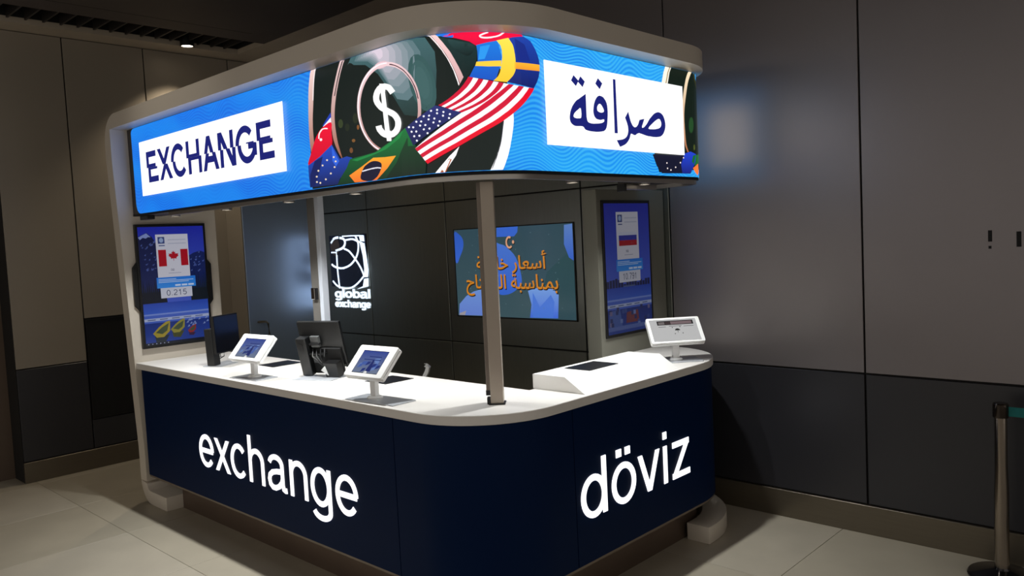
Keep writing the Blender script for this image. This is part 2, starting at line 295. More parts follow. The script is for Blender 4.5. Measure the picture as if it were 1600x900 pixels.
('coin',(60,20,34),[3291,2905,3308,2901,3324,2895,3340,2889,3355,2882,3369,2874,3383,2866,3396,2857,3407,2847,3418,2836,3428,2825,3437,2813,3446,2801,3453,2788,3460,2775,3466,2762,3471,2748,3475,2734,3478,2719,3481,2705,3476,2704,3473,2718,3470,2733,3466,2746,3461,2760,3455,2773,3449,2786,3442,2799,3433,2811,3424,2822,3415,2833,3404,2843,3393,2853,3380,2862,3367,2870,3353,2878,3338,2885,3322,2891,3306,2896,3290,2900],[]),
('coin',((245,205,205),(205,160,160)),[3581,2997,3589,2997,3600,2990,3612,2974,3625,2958,3637,2941,3648,2926,3657,2913,3665,2899,3672,2885,3679,2872,3685,2859,3691,2847,3697,2835,3702,2823,3707,2812,3711,2802,3714,2793,3717,2787,3692,2746,3689,2755,3686,2768,3681,2783,3676,2800,3671,2817,3665,2832,3658,2847,3651,2861,3644,2876,3636,2890,3626,2905,3617,2921,3604,2937,3590,2956,3574,2975,3559,2993,3546,2997,3537,2997],[]),
('coin',(70,20,34),[3554,2997,3562,2997,3574,2988,3587,2971,3601,2953,3614,2936,3625,2920,3635,2905,3643,2891,3650,2877,3657,2863,3664,2849,3670,2836,3676,2822,3682,2807,3687,2792,3691,2778,3695,2766,3698,2758,3694,2752,3691,2761,3687,2773,3683,2788,3677,2803,3672,2819,3666,2834,3659,2848,3653,2862,3646,2876,3638,2891,3629,2906,3620,2920,3609,2936,3595,2954,3581,2972,3567,2989,3555,2997,3546,2997],[]),
('coin',(255,250,250),[3551,2997,3559,2997,3571,2988,3585,2971,3599,2954,3612,2936,3623,2920,3632,2905,3640,2891,3648,2877,3655,2863,3662,2849,3668,2835,3674,2821,3680,2806,3685,2790,3689,2777,3692,2765,3695,2756,3692,2747,3689,2756,3686,2769,3681,2784,3676,2800,3671,2817,3665,2832,3658,2846,3652,2861,3644,2876,3637,2890,3628,2905,3618,2920,3607,2937,3593,2955,3578,2973,3563,2990,3551,2997,3542,2997],[]),
('coin',(250,248,250),[3958,2632,3958,2626,3958,2619,3959,2610,3959,2600,3959,2590,3959,2580,3958,2571,3957,2562,3956,2553,3954,2543,3952,2532,3949,2519,3946,2504,3942,2487,3937,2469,3933,2450,3927,2432,3922,2415,3916,2398,3909,2382,3902,2365,3895,2350,3889,2338,3885,2336,3822,2336,3826,2338,3832,2350,3839,2363,3847,2378,3854,2393,3860,2407,3865,2420,3870,2433,3875,2446,3879,2459,3883,2472,3887,2484,3890,2496,3893,2508,3896,2520,3898,2532,3900,2543,3902,2553,3904,2563,3905,2574,3906,2583,3907,2592,3907,2599,3908,2605],[]),
('coin',(70,70,80),[3903,2566,3901,2557,3900,2545,3897,2530,3895,2514,3892,2498,3889,2484,3886,2471,3882,2457,3877,2444,3873,2431,3868,2419,3864,2407,3859,2394,3853,2382,3848,2370,3843,2359,3838,2349,3835,2343,3832,2343,3835,2349,3839,2359,3844,2370,3850,2382,3855,2395,3860,2407,3865,2419,3869,2431,3874,2444,3878,2458,3882,2471,3885,2484,3888,2498,3891,2514,3894,2530,3896,2545,3898,2557,3899,2566],[]),
('coin',(252,250,250),[3628,2412,3679,2456,3661,2414,3601,2336,3551,2336],[]),
('coin',(170,88,50),[3625,2401,3639,2397,3606,2336,3577,2336],[]),
('coin',(252,252,250),[3325,2764,3322,2768,3281,2758,3284,2753],[]),
('coin',(252,252,250),[3322,2768,3317,2773,3276,2763,3281,2758],[]),
('coin',(252,252,250),[3317,2773,3311,2780,3271,2769,3276,2763],[]),
('coin',(252,252,250),[3311,2780,3304,2788,3265,2775,3271,2769],[]),
('coin',(252,252,250),[3304,2788,3295,2796,3261,2779,3265,2775],[]),
('coin',(252,252,250),[3295,2796,3283,2803,3258,2781,3261,2779],[]),
('coin',(252,252,250),[3283,2803,3270,2808,3255,2782,3258,2781],[]),
('coin',(252,252,250),[3270,2808,3257,2812,3249,2783,3255,2782],[]),
('coin',(252,252,250),[3257,2812,3244,2815,3242,2785,3249,2783],[]),
('coin',(252,252,250),[3244,2815,3231,2816,3236,2785,3242,2785],[]),
('coin',(252,252,250),[3231,2816,3218,2816,3230,2785,3236,2785],[]),
('coin',(252,252,250),[3218,2816,3204,2815,3226,2785,3230,2785],[]),
('coin',(252,252,250),[3204,2815,3192,2812,3223,2784,3226,2785],[]),
('coin',(252,252,250),[3192,2812,3182,2808,3218,2782,3223,2784],[]),
('coin',(252,252,250),[3182,2808,3173,2802,3213,2779,3218,2782],[]),
('coin',(252,252,250),[3173,2802,3166,2797,3208,2775,3213,2779],[]),
('coin',(252,252,250),[3166,2797,3159,2791,3204,2771,3208,2775],[]),
('coin',(252,252,250),[3159,2791,3154,2784,3200,2767,3204,2771],[]),
('coin',(252,252,250),[3154,2784,3150,2778,3198,2763,3200,2767],[]),
('coin',(252,252,250),[3150,2778,3147,2771,3196,2758,3198,2763],[]),
('coin',(252,252,250),[3147,2771,3144,2764,3195,2754,3196,2758],[]),
('coin',(252,252,250),[3144,2764,3144,2756,3194,2749,3195,2754],[]),
('coin',(252,252,250),[3144,2756,3144,2748,3194,2745,3194,2749],[]),
('coin',(252,252,250),[3144,2748,3146,2740,3195,2741,3194,2745],[]),
('coin',(252,252,250),[3146,2740,3150,2732,3197,2737,3195,2741],[]),
('coin',(252,252,250),[3150,2732,3155,2724,3200,2732,3197,2737],[]),
('coin',(252,252,250),[3155,2724,3162,2716,3204,2727,3200,2732],[]),
('coin',(252,252,250),[3162,2716,3169,2709,3209,2722,3204,2727],[]),
('coin',(252,252,250),[3169,2709,3177,2702,3215,2717,3209,2722],[]),
('coin',(252,252,250),[3177,2702,3185,2695,3221,2713,3215,2717],[]),
('coin',(252,252,250),[3185,2695,3195,2688,3227,2708,3221,2713],[]),
('coin',(252,252,250),[3195,2688,3206,2682,3235,2704,3227,2708],[]),
('coin',(252,252,250),[3206,2682,3217,2677,3244,2699,3235,2704],[]),
('coin',(252,252,250),[3217,2677,3227,2671,3253,2694,3244,2699],[]),
('coin',(252,252,250),[3227,2671,3237,2667,3263,2689,3253,2694],[]),
('coin',(252,252,250),[3237,2667,3246,2662,3272,2685,3263,2689],[]),
('coin',(252,252,250),[3246,2662,3256,2657,3280,2681,3272,2685],[]),
('coin',(252,252,250),[3256,2657,3266,2653,3289,2677,3280,2681],[]),
('coin',(252,252,250),[3266,2653,3274,2649,3298,2673,3289,2677],[]),
('coin',(252,252,250),[3274,2649,3281,2646,3307,2669,3298,2673],[]),
('coin',(252,252,250),[3281,2646,3287,2643,3317,2663,3307,2669],[]),
('coin',(252,252,250),[3287,2643,3292,2640,3326,2657,3317,2663],[]),
('coin',(252,252,250),[3292,2640,3297,2636,3334,2651,3326,2657],[]),
('coin',(252,252,250),[3297,2636,3302,2631,3341,2644,3334,2651],[]),
('coin',(252,252,250),[3302,2631,3306,2626,3347,2637,3341,2644],[]),
('coin',(252,252,250),[3306,2626,3309,2622,3353,2630,3347,2637],[]),
('coin',(252,252,250),[3309,2622,3312,2617,3358,2622,3353,2630],[]),
('coin',(252,252,250),[3312,2617,3314,2613,3360,2614,3358,2622],[]),
('coin',(252,252,250),[3314,2613,3314,2609,3362,2606,3360,2614],[]),
('coin',(252,252,250),[3314,2609,3314,2603,3362,2597,3362,2606],[]),
('coin',(252,252,250),[3314,2603,3313,2598,3360,2589,3362,2597],[]),
('coin',(252,252,250),[3313,2598,3312,2592,3358,2581,3360,2589],[]),
('coin',(252,252,250),[3312,2592,3309,2588,3354,2573,3358,2581],[]),
('coin',(252,252,250),[3309,2588,3306,2584,3349,2566,3354,2573],[]),
('coin',(252,252,250),[3306,2584,3303,2580,3343,2560,3349,2566],[]),
('coin',(252,252,250),[3303,2580,3298,2577,3335,2554,3343,2560],[]),
('coin',(252,252,250),[3298,2577,3293,2574,3326,2549,3335,2554],[]),
('coin',(252,252,250),[3293,2574,3287,2572,3315,2545,3326,2549],[]),
('coin',(252,252,250),[3287,2572,3281,2570,3305,2541,3315,2545],[]),
('coin',(252,252,250),[3281,2570,3276,2569,3293,2539,3305,2541],[]),
('coin',(252,252,250),[3276,2569,3271,2568,3280,2538,3293,2539],[]),
('coin',(252,252,250),[3271,2568,3264,2569,3266,2538,3280,2538],[]),
('coin',(252,252,250),[3264,2569,3257,2569,3253,2539,3266,2538],[]),
('coin',(252,252,250),[3257,2569,3249,2571,3241,2541,3253,2539],[]),
('coin',(252,252,250),[3249,2571,3242,2572,3228,2544,3241,2541],[]),
('coin',(252,252,250),[3242,2572,3237,2574,3216,2548,3228,2544],[]),
('coin',(252,252,250),[3237,2574,3233,2576,3205,2553,3216,2548],[]),
('coin',(252,252,250),[3233,2576,3229,2578,3194,2559,3205,2553],[]),
('coin',(252,252,250),[3229,2578,3224,2582,3186,2565,3194,2559],[]),
('coin',(252,252,250),[3224,2582,3219,2586,3179,2571,3186,2565],[]),
('coin',(252,252,250),[3219,2586,3214,2591,3173,2577,3179,2571],[]),
('coin',(252,252,250),[3214,2591,3211,2594,3167,2582,3173,2577],[]),
('coin',(252,252,250),[3211,2594,3209,2596,3163,2588,3167,2582],[]),
('coin',(252,252,250),[3209,2596,3207,2599,3159,2595,3163,2588],[]),
('coin',(252,252,250),[3207,2599,3206,2602,3157,2600,3159,2595],[]),
('coin',(252,252,250),[3206,2602,3206,2605,3156,2605,3157,2600],[]),
('coin',(252,252,250),[3206,2605,3205,2608,3155,2608,3156,2605],[]),
('coin',(252,252,250),[3205,2608,3204,2611,3154,2610,3155,2608],[]),
('coin',(252,252,250),[3205,2820,3245,2813,3251,2773,3210,2779],[]),
('coin',(252,252,250),[3234,2578,3276,2573,3278,2520,3241,2525],[]),
('coin',(252,252,250),[3213,2779,3248,2773,3270,2556,3232,2560],[]),
('flags',(30,60,170),[2756,2738,2760,2710,2691,2666,2671,2677],[]),
('flags',(235,235,245),[2757,2712,2757,2682,2685,2662,2676,2672],[]),
('flags',((235,10,50),(200,0,40)),[2757,2685,2762,2672,2758,2651,2754,2629,2756,2606,2757,2582,2750,2561,2731,2546,2702,2535,2666,2522,2612,2502,2549,2481,2506,2472,2502,2485,2519,2511,2538,2535,2549,2555,2562,2574,2575,2591,2588,2608,2601,2623,2616,2636,2633,2649,2652,2660,2673,2669,2703,2678,2735,2686],[]),
('flags',(245,235,235),[2720,2658,2711,2660,2710,2653,2718,2652],[]),
('flags',(245,235,235),[2711,2660,2698,2662,2698,2655,2710,2653],[]),
('flags',(245,235,235),[2698,2662,2684,2663,2685,2656,2698,2655],[]),
('flags',(245,235,235),[2684,2663,2670,2662,2675,2656,2685,2656],[]),
('flags',(245,235,235),[2670,2662,2658,2659,2666,2653,2675,2656],[]),
('flags',(245,235,235),[2658,2659,2647,2654,2657,2648,2666,2653],[]),
('flags',(245,235,235),[2647,2654,2638,2647,2648,2643,2657,2648],[]),
('flags',(245,235,235),[2638,2647,2631,2641,2642,2637,2648,2643],[]),
('flags',(245,235,235),[2631,2641,2626,2633,2638,2630,2642,2637],[]),
('flags',(245,235,235),[2626,2633,2624,2624,2636,2622,2638,2630],[]),
('flags',(245,235,235),[2624,2624,2622,2616,2635,2615,2636,2622],[]),
('flags',(245,235,235),[2622,2616,2622,2611,2634,2609,2635,2615],[]),
('flags',(245,235,235),[2662,2601,2656,2596,2644,2595,2635,2601,2636,2608,2646,2611,2658,2608,2662,2601],[]),
('flags',((30,74,190),(16,30,84)),[2750,2563,2787,2518,2819,2478,2884,2485,2935,2472,2876,2413,2808,2371,2784,2341,2510,2347,2504,2407,2504,2472,2629,2511],[]),
('flags',(14,28,90),[2573,2491,2655,2508,2620,2437,2556,2347,2516,2347,2518,2416],[]),
('flags',(44,96,215),[2750,2557,2779,2509,2812,2467,2778,2441,2747,2474],[]),
('flags',(235,215,185),[2771,2493,2767,2489,2759,2489,2753,2492,2754,2497,2760,2499,2768,2497,2771,2493],[]),
('flags',(235,215,185),[2787,2468,2783,2464,2775,2464,2769,2467,2770,2472,2776,2474,2784,2472,2787,2468],[]),
('flags',(235,215,185),[2774,2438,2770,2434,2762,2434,2756,2437,2756,2442,2763,2444,2771,2442,2774,2438],[]),
('flags',(235,215,185),[2734,2406,2730,2403,2722,2402,2716,2406,2716,2410,2723,2413,2731,2411,2734,2406],[]),
('flags',(235,215,185),[2682,2378,2678,2375,2670,2374,2664,2378,2664,2382,2671,2385,2679,2383,2682,2378],[]),
('flags',(235,215,185),[2626,2363,2621,2359,2613,2359,2607,2362,2607,2367,2614,2370,2622,2368,2626,2363],[]),
('flags',(235,215,185),[2592,2371,2588,2367,2580,2367,2573,2370,2574,2375,2581,2377,2589,2376,2592,2371],[]),
('flags',(235,215,185),[2594,2401,2590,2397,2581,2397,2575,2400,2575,2405,2583,2407,2591,2406,2594,2401],[]),
('flags',(235,215,185),[2614,2432,2610,2428,2601,2428,2595,2432,2595,2436,2602,2439,2611,2437,2614,2432],[]),
('flags',(235,215,185),[2659,2458,2655,2454,2647,2454,2641,2457,2641,2462,2648,2464,2656,2462,2659,2458],[]),
('flags',(235,215,185),[2706,2483,2702,2479,2694,2479,2688,2482,2688,2487,2695,2489,2703,2487,2706,2483],[]),
('flags',((16,112,52),(8,44,26)),[2915,2468,3027,2473,3136,2480,3289,2526,3388,2572,3423,2519,3454,2473,3507,2395,3500,2336,3328,2336,3029,2336,2780,2336,2822,2379,2877,2422],[]),
('flags',((10,60,32),(5,30,20)),[3399,2522,3454,2473,3507,2395,3500,2336,3328,2336,3212,2336,3307,2408],[]),
('flags',(24,128,62),[3151,2479,3289,2522,3377,2564,3346,2528,3227,2484,3104,2465,2977,2450,2930,2460],[]),
('flags',((250,165,40),(235,110,40)),[2897,2380,3014,2417,3119,2453,3216,2446,3307,2444,3232,2388,3138,2336,3029,2336,2944,2340],[]),
('flags',(12,14,44),[3000,2354,2998,2363,3002,2374,3009,2385,3016,2395,3024,2403,3032,2410,3042,2417,3054,2422,3068,2427,3084,2432,3101,2435,3117,2436,3133,2435,3150,2432,3165,2428,3176,2423,3183,2418,3186,2412,3186,2405,3184,2398,3179,2389,3171,2378,3162,2368,3152,2359,3142,2352,3131,2347,3119,2342,3107,2338,3094,2336,3081,2336,3067,2336,3053,2337,3038,2340,3022,2343,3008,2348],[]),
('flags',(225,225,235),[3017,2389,3029,2390,3027,2396,3015,2395],[]),
('flags',(225,225,235),[3029,2390,3047,2391,3044,2398,3027,2396],[]),
('flags',(225,225,235),[3047,2391,3066,2393,3063,2399,3044,2398],[]),
('flags',(225,225,235),[3066,2393,3083,2394,3081,2400,3063,2399],[]),
('flags',(225,225,235),[3083,2394,3099,2395,3098,2401,3081,2400],[]),
('flags',(225,225,235),[3099,2395,3116,2395,3114,2402,3098,2401],[]),
('flags',(225,225,235),[3116,2395,3131,2396,3130,2402,3114,2402],[]),
('flags',(225,225,235),[3131,2396,3144,2395,3144,2402,3130,2402],[]),
('flags',(225,225,235),[3144,2395,3155,2395,3156,2401,3144,2402],[]),
('flags',(225,225,235),[3155,2395,3164,2393,3166,2399,3156,2401],[]),
('flags',(225,225,235),[3164,2393,3172,2392,3175,2398,3166,2399],[]),
('flags',(225,225,235),[3172,2392,3178,2390,3180,2397,3175,2398],[]),
('flags',(30,110,225),[3594,2997,3670,2997,3726,2997,3672,2975,3629,2982],[]),
('flags',((245,0,62),(225,0,60)),[3629,2985,3670,2997,3769,2997,3884,2997,4023,2997,4036,2987,3969,2974,3887,2957,3784,2933,3753,2953,3691,2971],[]),
('flags',(250,235,240),[3845,2997,3839,2997,3841,2991,3847,2993],[]),
('flags',(250,235,240),[3839,2997,3830,2995,3832,2988,3841,2991],[]),
('flags',(250,235,240),[3830,2995,3820,2992,3822,2984,3832,2988],[]),
('flags',(250,235,240),[3820,2992,3811,2988,3814,2981,3822,2984],[]),
('flags',(250,235,240),[3811,2988,3805,2985,3809,2979,3814,2981],[]),
('flags',(250,235,240),[3805,2985,3801,2982,3808,2978,3809,2979],[]),
('flags',(250,235,240),[3801,2982,3800,2977,3808,2978,3808,2978],[]),
('flags',(250,235,240),[3800,2977,3802,2973,3808,2978,3808,2978],[]),
('flags',(250,235,240),[3802,2973,3806,2970,3810,2977,3808,2978],[]),
('flags',(250,235,240),[3806,2970,3810,2968,3813,2976,3810,2977],[]),
('flags',(250,235,240),[3810,2968,3816,2967,3818,2975,3813,2976],[]),
('flags',(250,235,240),[3816,2967,3823,2966,3824,2974,3818,2975],[]),
('flags',(250,235,240),[3823,2966,3831,2966,3832,2974,3824,2974],[]),
('flags',(250,235,240),[3831,2966,3840,2966,3840,2974,3832,2974],[]),
('flags',(250,235,240),[3840,2966,3849,2967,3849,2975,3840,2974],[]),
('flags',(250,235,240),[3849,2967,3859,2968,3858,2976,3849,2975],[]),
('flags',(250,235,240),[3859,2968,3870,2971,3869,2978,3858,2976],[]),
('flags',(250,235,240),[3870,2971,3881,2973,3880,2980,3869,2978],[]),
('flags',(250,235,240),[3881,2973,3892,2976,3890,2983,3880,2980],[]),
('flags',(250,235,240),[3892,2976,3901,2979,3898,2986,3890,2983],[]),
('flags',(250,235,240),[3901,2979,3909,2983,3905,2990,3898,2986],[]),
('flags',(250,235,240),[3909,2983,3916,2988,3911,2994,3905,2990],[]),
('flags',(250,235,240),[3916,2988,3922,2992,3917,2997,3911,2994],[]),
('flags',(250,235,240),[3922,2992,3927,2996,3921,2997,3917,2997],[]),
('flags',(250,235,240),[3927,2996,3930,2997,3925,2997,3921,2997],[]),
('flags',((20,120,220),(16,80,190)),[3785,2935,3835,2947,3889,2958,3908,2879,3897,2836,3870,2765,3744,2784,3768,2827,3788,2856,3789,2903],[]),
('flags',((24,62,165),(14,28,100)),[3952,2972,3956,2974,3962,2976,3972,2979,3991,2982,4016,2986,4034,2989,4080,2972,4086,2965,4095,2955,4105,2944,4114,2932,4121,2921,4128,2909,4133,2896,4137,2883,4139,2869,4139,2855,4138,2841,4136,2828,4133,2816,4130,2805,4125,2794,4119,2783,4112,2771,4102,2759,4093,2747,4087,2740,3930,2760,3979,2823,3979,2866,3974,2917],[]),
('flags',(40,150,235),[3803,2928,3852,2937,3822,2869,3791,2865],[]),
('flags',(18,40,130),[3982,2974,4040,2950,4071,2875,3992,2867,3985,2927],[]),
('flags',((255,226,80),(250,200,50)),[3884,2958,3888,2954,3894,2947,3900,2940,3905,2932,3907,2924,3909,2915,3910,2906,3910,2896,3910,2887,3910,2877,3908,2868,3907,2858,3905,2848,3903,2838,3901,2828,3898,2819,3896,2811,3893,2803,3889,2796,3885,2789,3879,2782,3871,2775,3864,2769,3859,2765,3930,2760,3930,2762,3936,2767,3945,2775,3954,2784,3962,2792,3967,2799,3972,2807,3976,2815,3979,2823,3980,2832,3981,2842,3981,2852,3981,2862,3981,2874,3980,2886,3979,2898,3977,2909,3976,2918,3974,2927,3972,2935,3969,2943,3964,2951,3957,2960,3951,2968,3947,2974],[]),
('flags',(252,205,60),[3782,2856,3839,2859,3905,2863,3903,2835,3838,2833,3775,2836],[]),
('flags',((248,180,50),(236,150,40)),[3976,2859,4035,2860,4139,2863,4138,2831,4044,2827,3975,2827],[]),
('flags',(205,12,52),[3588,2660,3605,2667,3621,2676,3636,2684,3650,2693,3663,2702,3675,2712,3687,2721,3698,2731,3708,2742,3717,2752,3725,2763,3733,2774,3740,2786,3763,2781,3756,2769,3749,2758,3740,2747,3731,2736,3720,2726,3709,2716,3697,2706,3684,2696,3670,2687,3655,2678,3639,2669,3622,2661,3604,2653],[]),
('flags',(248,244,248),[3604,2653,3622,2661,3639,2669,3655,2678,3670,2687,3684,2696,3697,2706,3709,2716,3720,2726,3731,2736,3740,2747,3749,2758,3756,2769,3763,2781,3787,2776,3780,2764,3772,2753,3764,2742,3754,2731,3743,2720,3731,2710,3718,2700,3705,2690,3690,2681,3674,2672,3657,2663,3639,2655,3620,2647],[]),
('flags',(205,12,52),[3620,2647,3639,2655,3657,2663,3674,2672,3690,2681,3705,2690,3718,2700,3731,2710,3743,2720,3754,2731,3764,2742,3772,2753,3780,2764,3787,2776,3811,2771,3804,2759,3796,2748,3787,2737,3777,2726,3766,2715,3753,2705,3740,2695,3725,2685,3710,2675,3693,2666,3675,2657,3656,2649,3636,2640],[]),
('flags',(248,244,248),[3636,2640,3656,2649,3675,2657,3693,2666,3710,2675,3725,2685,3740,2695,3753,2705,3766,2715,3777,2726,3787,2737,3796,2748,3804,2759,3811,2771,3835,2767,3828,2755,3820,2743,3811,2732,3800,2721,3788,2710,3776,2700,3761,2689,3746,2679,3730,2670,3712,2660,3693,2651,3673,2642,3651,2634],[]),
('flags',(205,12,52),[3651,2634,3673,2642,3693,2651,3712,2660,3730,2670,3746,2679,3761,2689,3776,2700,3788,2710,3800,2721,3811,2732,3820,2743,3828,2755,3835,2767,3860,2762,3853,2751,3845,2739,3835,2728,3824,2717,3811,2706,3798,2695,3783,2684,3767,2674,3750,2664,3731,2655,3711,2645,3690,2637,3667,2628],[]),
('flags',(248,244,248),[3667,2628,3690,2637,3711,2645,3731,2655,3750,2664,3767,2674,3783,2684,3798,2695,3811,2706,3824,2717,3835,2728,3845,2739,3853,2751,3860,2762,3885,2759,3878,2747,3869,2735,3859,2723,3848,2712,3835,2701,3820,2690,3805,2679,3788,2669,3770,2659,3750,2649,3729,2640,3706,2631,3682,2622],[]),
('flags',(205,12,52),[3682,2622,3706,2631,3729,2640,3750,2649,3770,2659,3788,2669,3805,2679,3820,2690,3835,2701,3848,2712,3859,2723,3869,2735,3878,2747,3885,2759,3911,2755,3904,2743,3895,2731,3884,2719,3872,2708,3858,2697,3843,2686,3827,2675,3809,2664,3790,2654,3769,2644,3747,2634,3723,2625,3698,2616],[]),
('flags',(248,244,248),[3698,2616,3723,2625,3747,2634,3769,2644,3790,2654,3809,2664,3827,2675,3843,2686,3858,2697,3872,2708,3884,2719,3895,2731,3904,2743,3911,2755,3937,2751,3920,2738,3903,2725,3886,2712,3869,2700,3852,2688,3836,2676,3819,2665,3803,2654,3787,2643,3771,2633,3755,2623,3739,2613,3723,2604,3594,2532,3449,2464],[]),
('flags',(205,12,52),[3449,2464,3594,2532,3723,2604,3739,2613,3755,2623,3771,2633,3787,2643,3803,2654,3819,2665,3836,2676,3852,2688,3869,2700,3886,2712,3903,2725,3920,2738,3937,2751,3965,2748,3948,2734,3932,2721,3915,2707,3899,2694,3883,2682,3866,2669,3850,2657,3833,2645,3816,2634,3799,2623,3782,2612,3765,2602,3748,2592,3613,2518,3463,2448],[]),
('flags',(248,244,248),[3463,2448,3613,2518,3748,2592,3765,2602,3782,2612,3799,2623,3816,2634,3833,2645,3850,2657,3866,2669,3883,2682,3899,2694,3915,2707,3932,2721,3948,2734,3965,2748,3993,2746,3978,2731,3962,2717,3946,2703,3930,2689,3914,2675,3897,2662,3880,2650,3863,2637,3846,2625,3828,2613,3810,2602,3792,2590,3773,2580,3632,2503,3477,2432],[]),
('flags',(205,12,52),[3477,2432,3632,2503,3773,2580,3792,2590,3810,2602,3828,2613,3846,2625,3863,2637,3880,2650,3897,2662,3914,2675,3930,2689,3946,2703,3962,2717,3978,2731,3993,2746,4023,2743,4009,2728,3994,2713,3979,2698,3963,2684,3946,2670,3930,2656,3912,2642,3894,2629,3876,2616,3857,2604,3838,2591,3818,2579,3798,2568,3650,2489,3490,2416],[]),
('flags',(248,244,248),[3490,2416,3650,2489,3798,2568,3818,2579,3838,2591,3857,2604,3876,2616,3894,2629,3912,2642,3930,2656,3946,2670,3963,2684,3979,2698,3994,2713,4009,2728,4023,2743,4055,2741,4042,2725,4028,2710,4013,2694,3997,2679,3980,2664,3963,2650,3945,2635,3927,2621,3907,2608,3887,2594,3867,2581,3845,2568,3823,2556,3669,2475,3503,2399],[]),
('flags',(228,4,40),[3503,2399,3669,2475,3823,2556,3845,2568,3867,2581,3887,2594,3907,2608,3927,2621,3945,2635,3963,2650,3980,2664,3997,2679,4013,2694,4028,2710,4042,2725,4055,2741,4090,2740,4078,2723,4064,2707,4049,2691,4033,2675,4016,2659,3999,2644,3980,2629,3960,2614,3939,2599,3918,2585,3896,2571,3873,2558,3849,2545,3687,2461,3516,2383],[]),
('flags',((36,44,112),(18,24,72)),[3393,2570,3574,2660,3698,2618,3439,2479],[]),
('flags',(245,245,255),[3425,2571,3421,2567,3414,2568,3411,2573,3415,2577,3422,2576,3425,2571],[]),
('flags',(245,245,255),[3472,2592,3469,2588,3462,2589,3459,2594,3463,2598,3469,2597,3472,2592],[]),
('flags',(245,245,255),[3515,2614,3512,2610,3506,2610,3503,2615,3506,2619,3513,2619,3515,2614],[]),
('flags',(245,245,255),[3556,2636,3553,2632,3547,2632,3544,2637,3548,2641,3553,2641,3556,2636],[]),
('flags',(245,245,255),[3452,2567,3448,2563,3442,2564,3438,2569,3442,2573,3449,2572,3452,2567],[]),
('flags',(245,245,255),[3500,2590,3496,2586,3490,2587,3487,2592,3491,2596,3497,2595,3500,2590],[]),
('flags',(245,245,255),[3544,2614,3541,2610,3535,2610,3533,2615,3536,2619,3542,2619,3544,2614],[]),
('flags',(245,245,255),[3587,2638,3584,2633,3578,2634,3576,2639,3579,2643,3584,2643,3587,2638],[]),
('flags',(245,245,255),[3441,2547,3437,2543,3430,2544,3427,2549,3430,2553,3437,2552,3441,2547],[]),
('flags',(245,245,255),[3493,2571,3489,2567,3483,2568,3480,2573,3483,2577,3490,2576,3493,2571],[]),
('flags',(245,245,255),[3541,2596,3537,2592,3531,2593,3529,2597,3532,2602,3538,2601,3541,2596],[]),
('flags',(245,245,255),[3586,2622,3583,2617,3577,2618,3575,2623,3578,2627,3583,2626,3586,2622],[]),
('flags',(245,245,255),[3469,2545,3465,2541,3459,2541,3456,2546,3459,2551,3466,2550,3469,2545],[]),
('flags',(245,245,255),[3522,2571,3519,2567,3512,2567,3510,2572,3513,2576,3519,2576,3522,2571],[]),
('flags',(245,245,255),[3571,2598,3568,2593,3562,2594,3560,2599,3563,2603,3569,2602,3571,2598],[]),
('flags',(245,245,255),[3618,2625,3615,2620,3610,2621,3607,2626,3610,2630,3616,2629,3618,2625],[]),
('flags',(245,245,255),[3455,2524,3452,2519,3445,2520,3442,2525,3446,2529,3452,2529,3455,2524],[]),
('flags',(245,245,255),[3512,2551,3509,2547,3503,2547,3500,2552,3504,2556,3510,2556,3512,2551],[]),
('flags',(245,245,255),[3565,2579,3562,2575,3556,2575,3554,2580,3557,2584,3563,2584,3565,2579],[]),
('flags',(245,245,255),[3615,2607,3612,2603,3607,2603,3604,2608,3607,2613,3613,2612,3615,2607],[]),
('flags',(245,245,255),[3486,2523,3482,2518,3476,2519,3473,2524,3476,2528,3483,2528,3486,2523],[]),
('flags',(245,245,255),[3543,2552,3540,2547,3534,2548,3531,2553,3535,2557,3541,2557,3543,2552],[]),
('flags',(245,245,255),[3597,2581,3594,2577,3588,2578,3586,2582,3589,2587,3595,2586,3597,2581],[]),
('flags',(245,245,255),[3649,2612,3646,2608,3640,2608,3638,2613,3641,2617,3646,2617,3649,2612],[]),
('flags',(245,245,255),[3470,2500,3466,2496,3460,2497,3457,2502,3460,2506,3467,2505,3470,2500],[]),
('flags',(245,245,255),[3532,2531,3528,2526,3522,2527,3520,2532,3523,2536,3529,2535,3532,2531],[]),
('flags',(245,245,255),[3589,2562,3586,2557,3580,2558,3578,2563,3581,2567,3587,2566,3589,2562],[]),
('flags',(245,245,255),[3644,2593,3641,2589,3635,2590,3633,2594,3636,2599,3641,2598,3644,2593],[]),
('far_coin',(8,24,16),[5336,2997,5594,2997,5637,2997,5731,2935,5731,2674,5731,2386,5208,2353,5157,2456,5302,2642,5297,2894],[]),
('far_coin',(245,240,225),[5316,2997,5294,2959,5266,2887,5334,2890,5362,2967,5382,2997],[]),
('far_coin',(150,120,50),[5362,2997,5339,2964,5311,2892,5321,2893,5348,2965,5371,2997],[]),
('far_coin',((245,225,190),(170,100,60)),[5603,2997,5595,2997,5584,2997,5572,2985,5559,2966,5548,2946,5539,2925,5530,2903,5522,2879,5515,2856,5509,2833,5503,2810,5499,2788,5495,2765,5492,2743,5490,2722,5489,2701,5490,2680,5491,2660,5493,2640,5495,2622,5497,2603,5499,2585,5502,2568,5506,2552,5510,2538,5515,2525,5522,2514,5529,2503,5535,2495,5539,2489,5555,2489,5551,2496,5546,2504,5540,2514,5534,2526,5529,2539,5526,2553,5524,2569,5522,2587,5520,2605,5519,2623,5517,2642,5516,2662,5515,2683,5515,2703,5516,2724,5519,2744,5522,2765,5527,2785,5533,2806,5539,2827,5546,2850,5553,2873,5561,2897,5570,2920,5580,2941,5593,2961,5607,2982,5622,2997,5636,2997,5648,2997],[]),
('far_coin',(60,60,24),[5647,2997,5673,2997,5707,2897,5660,2950],[]),
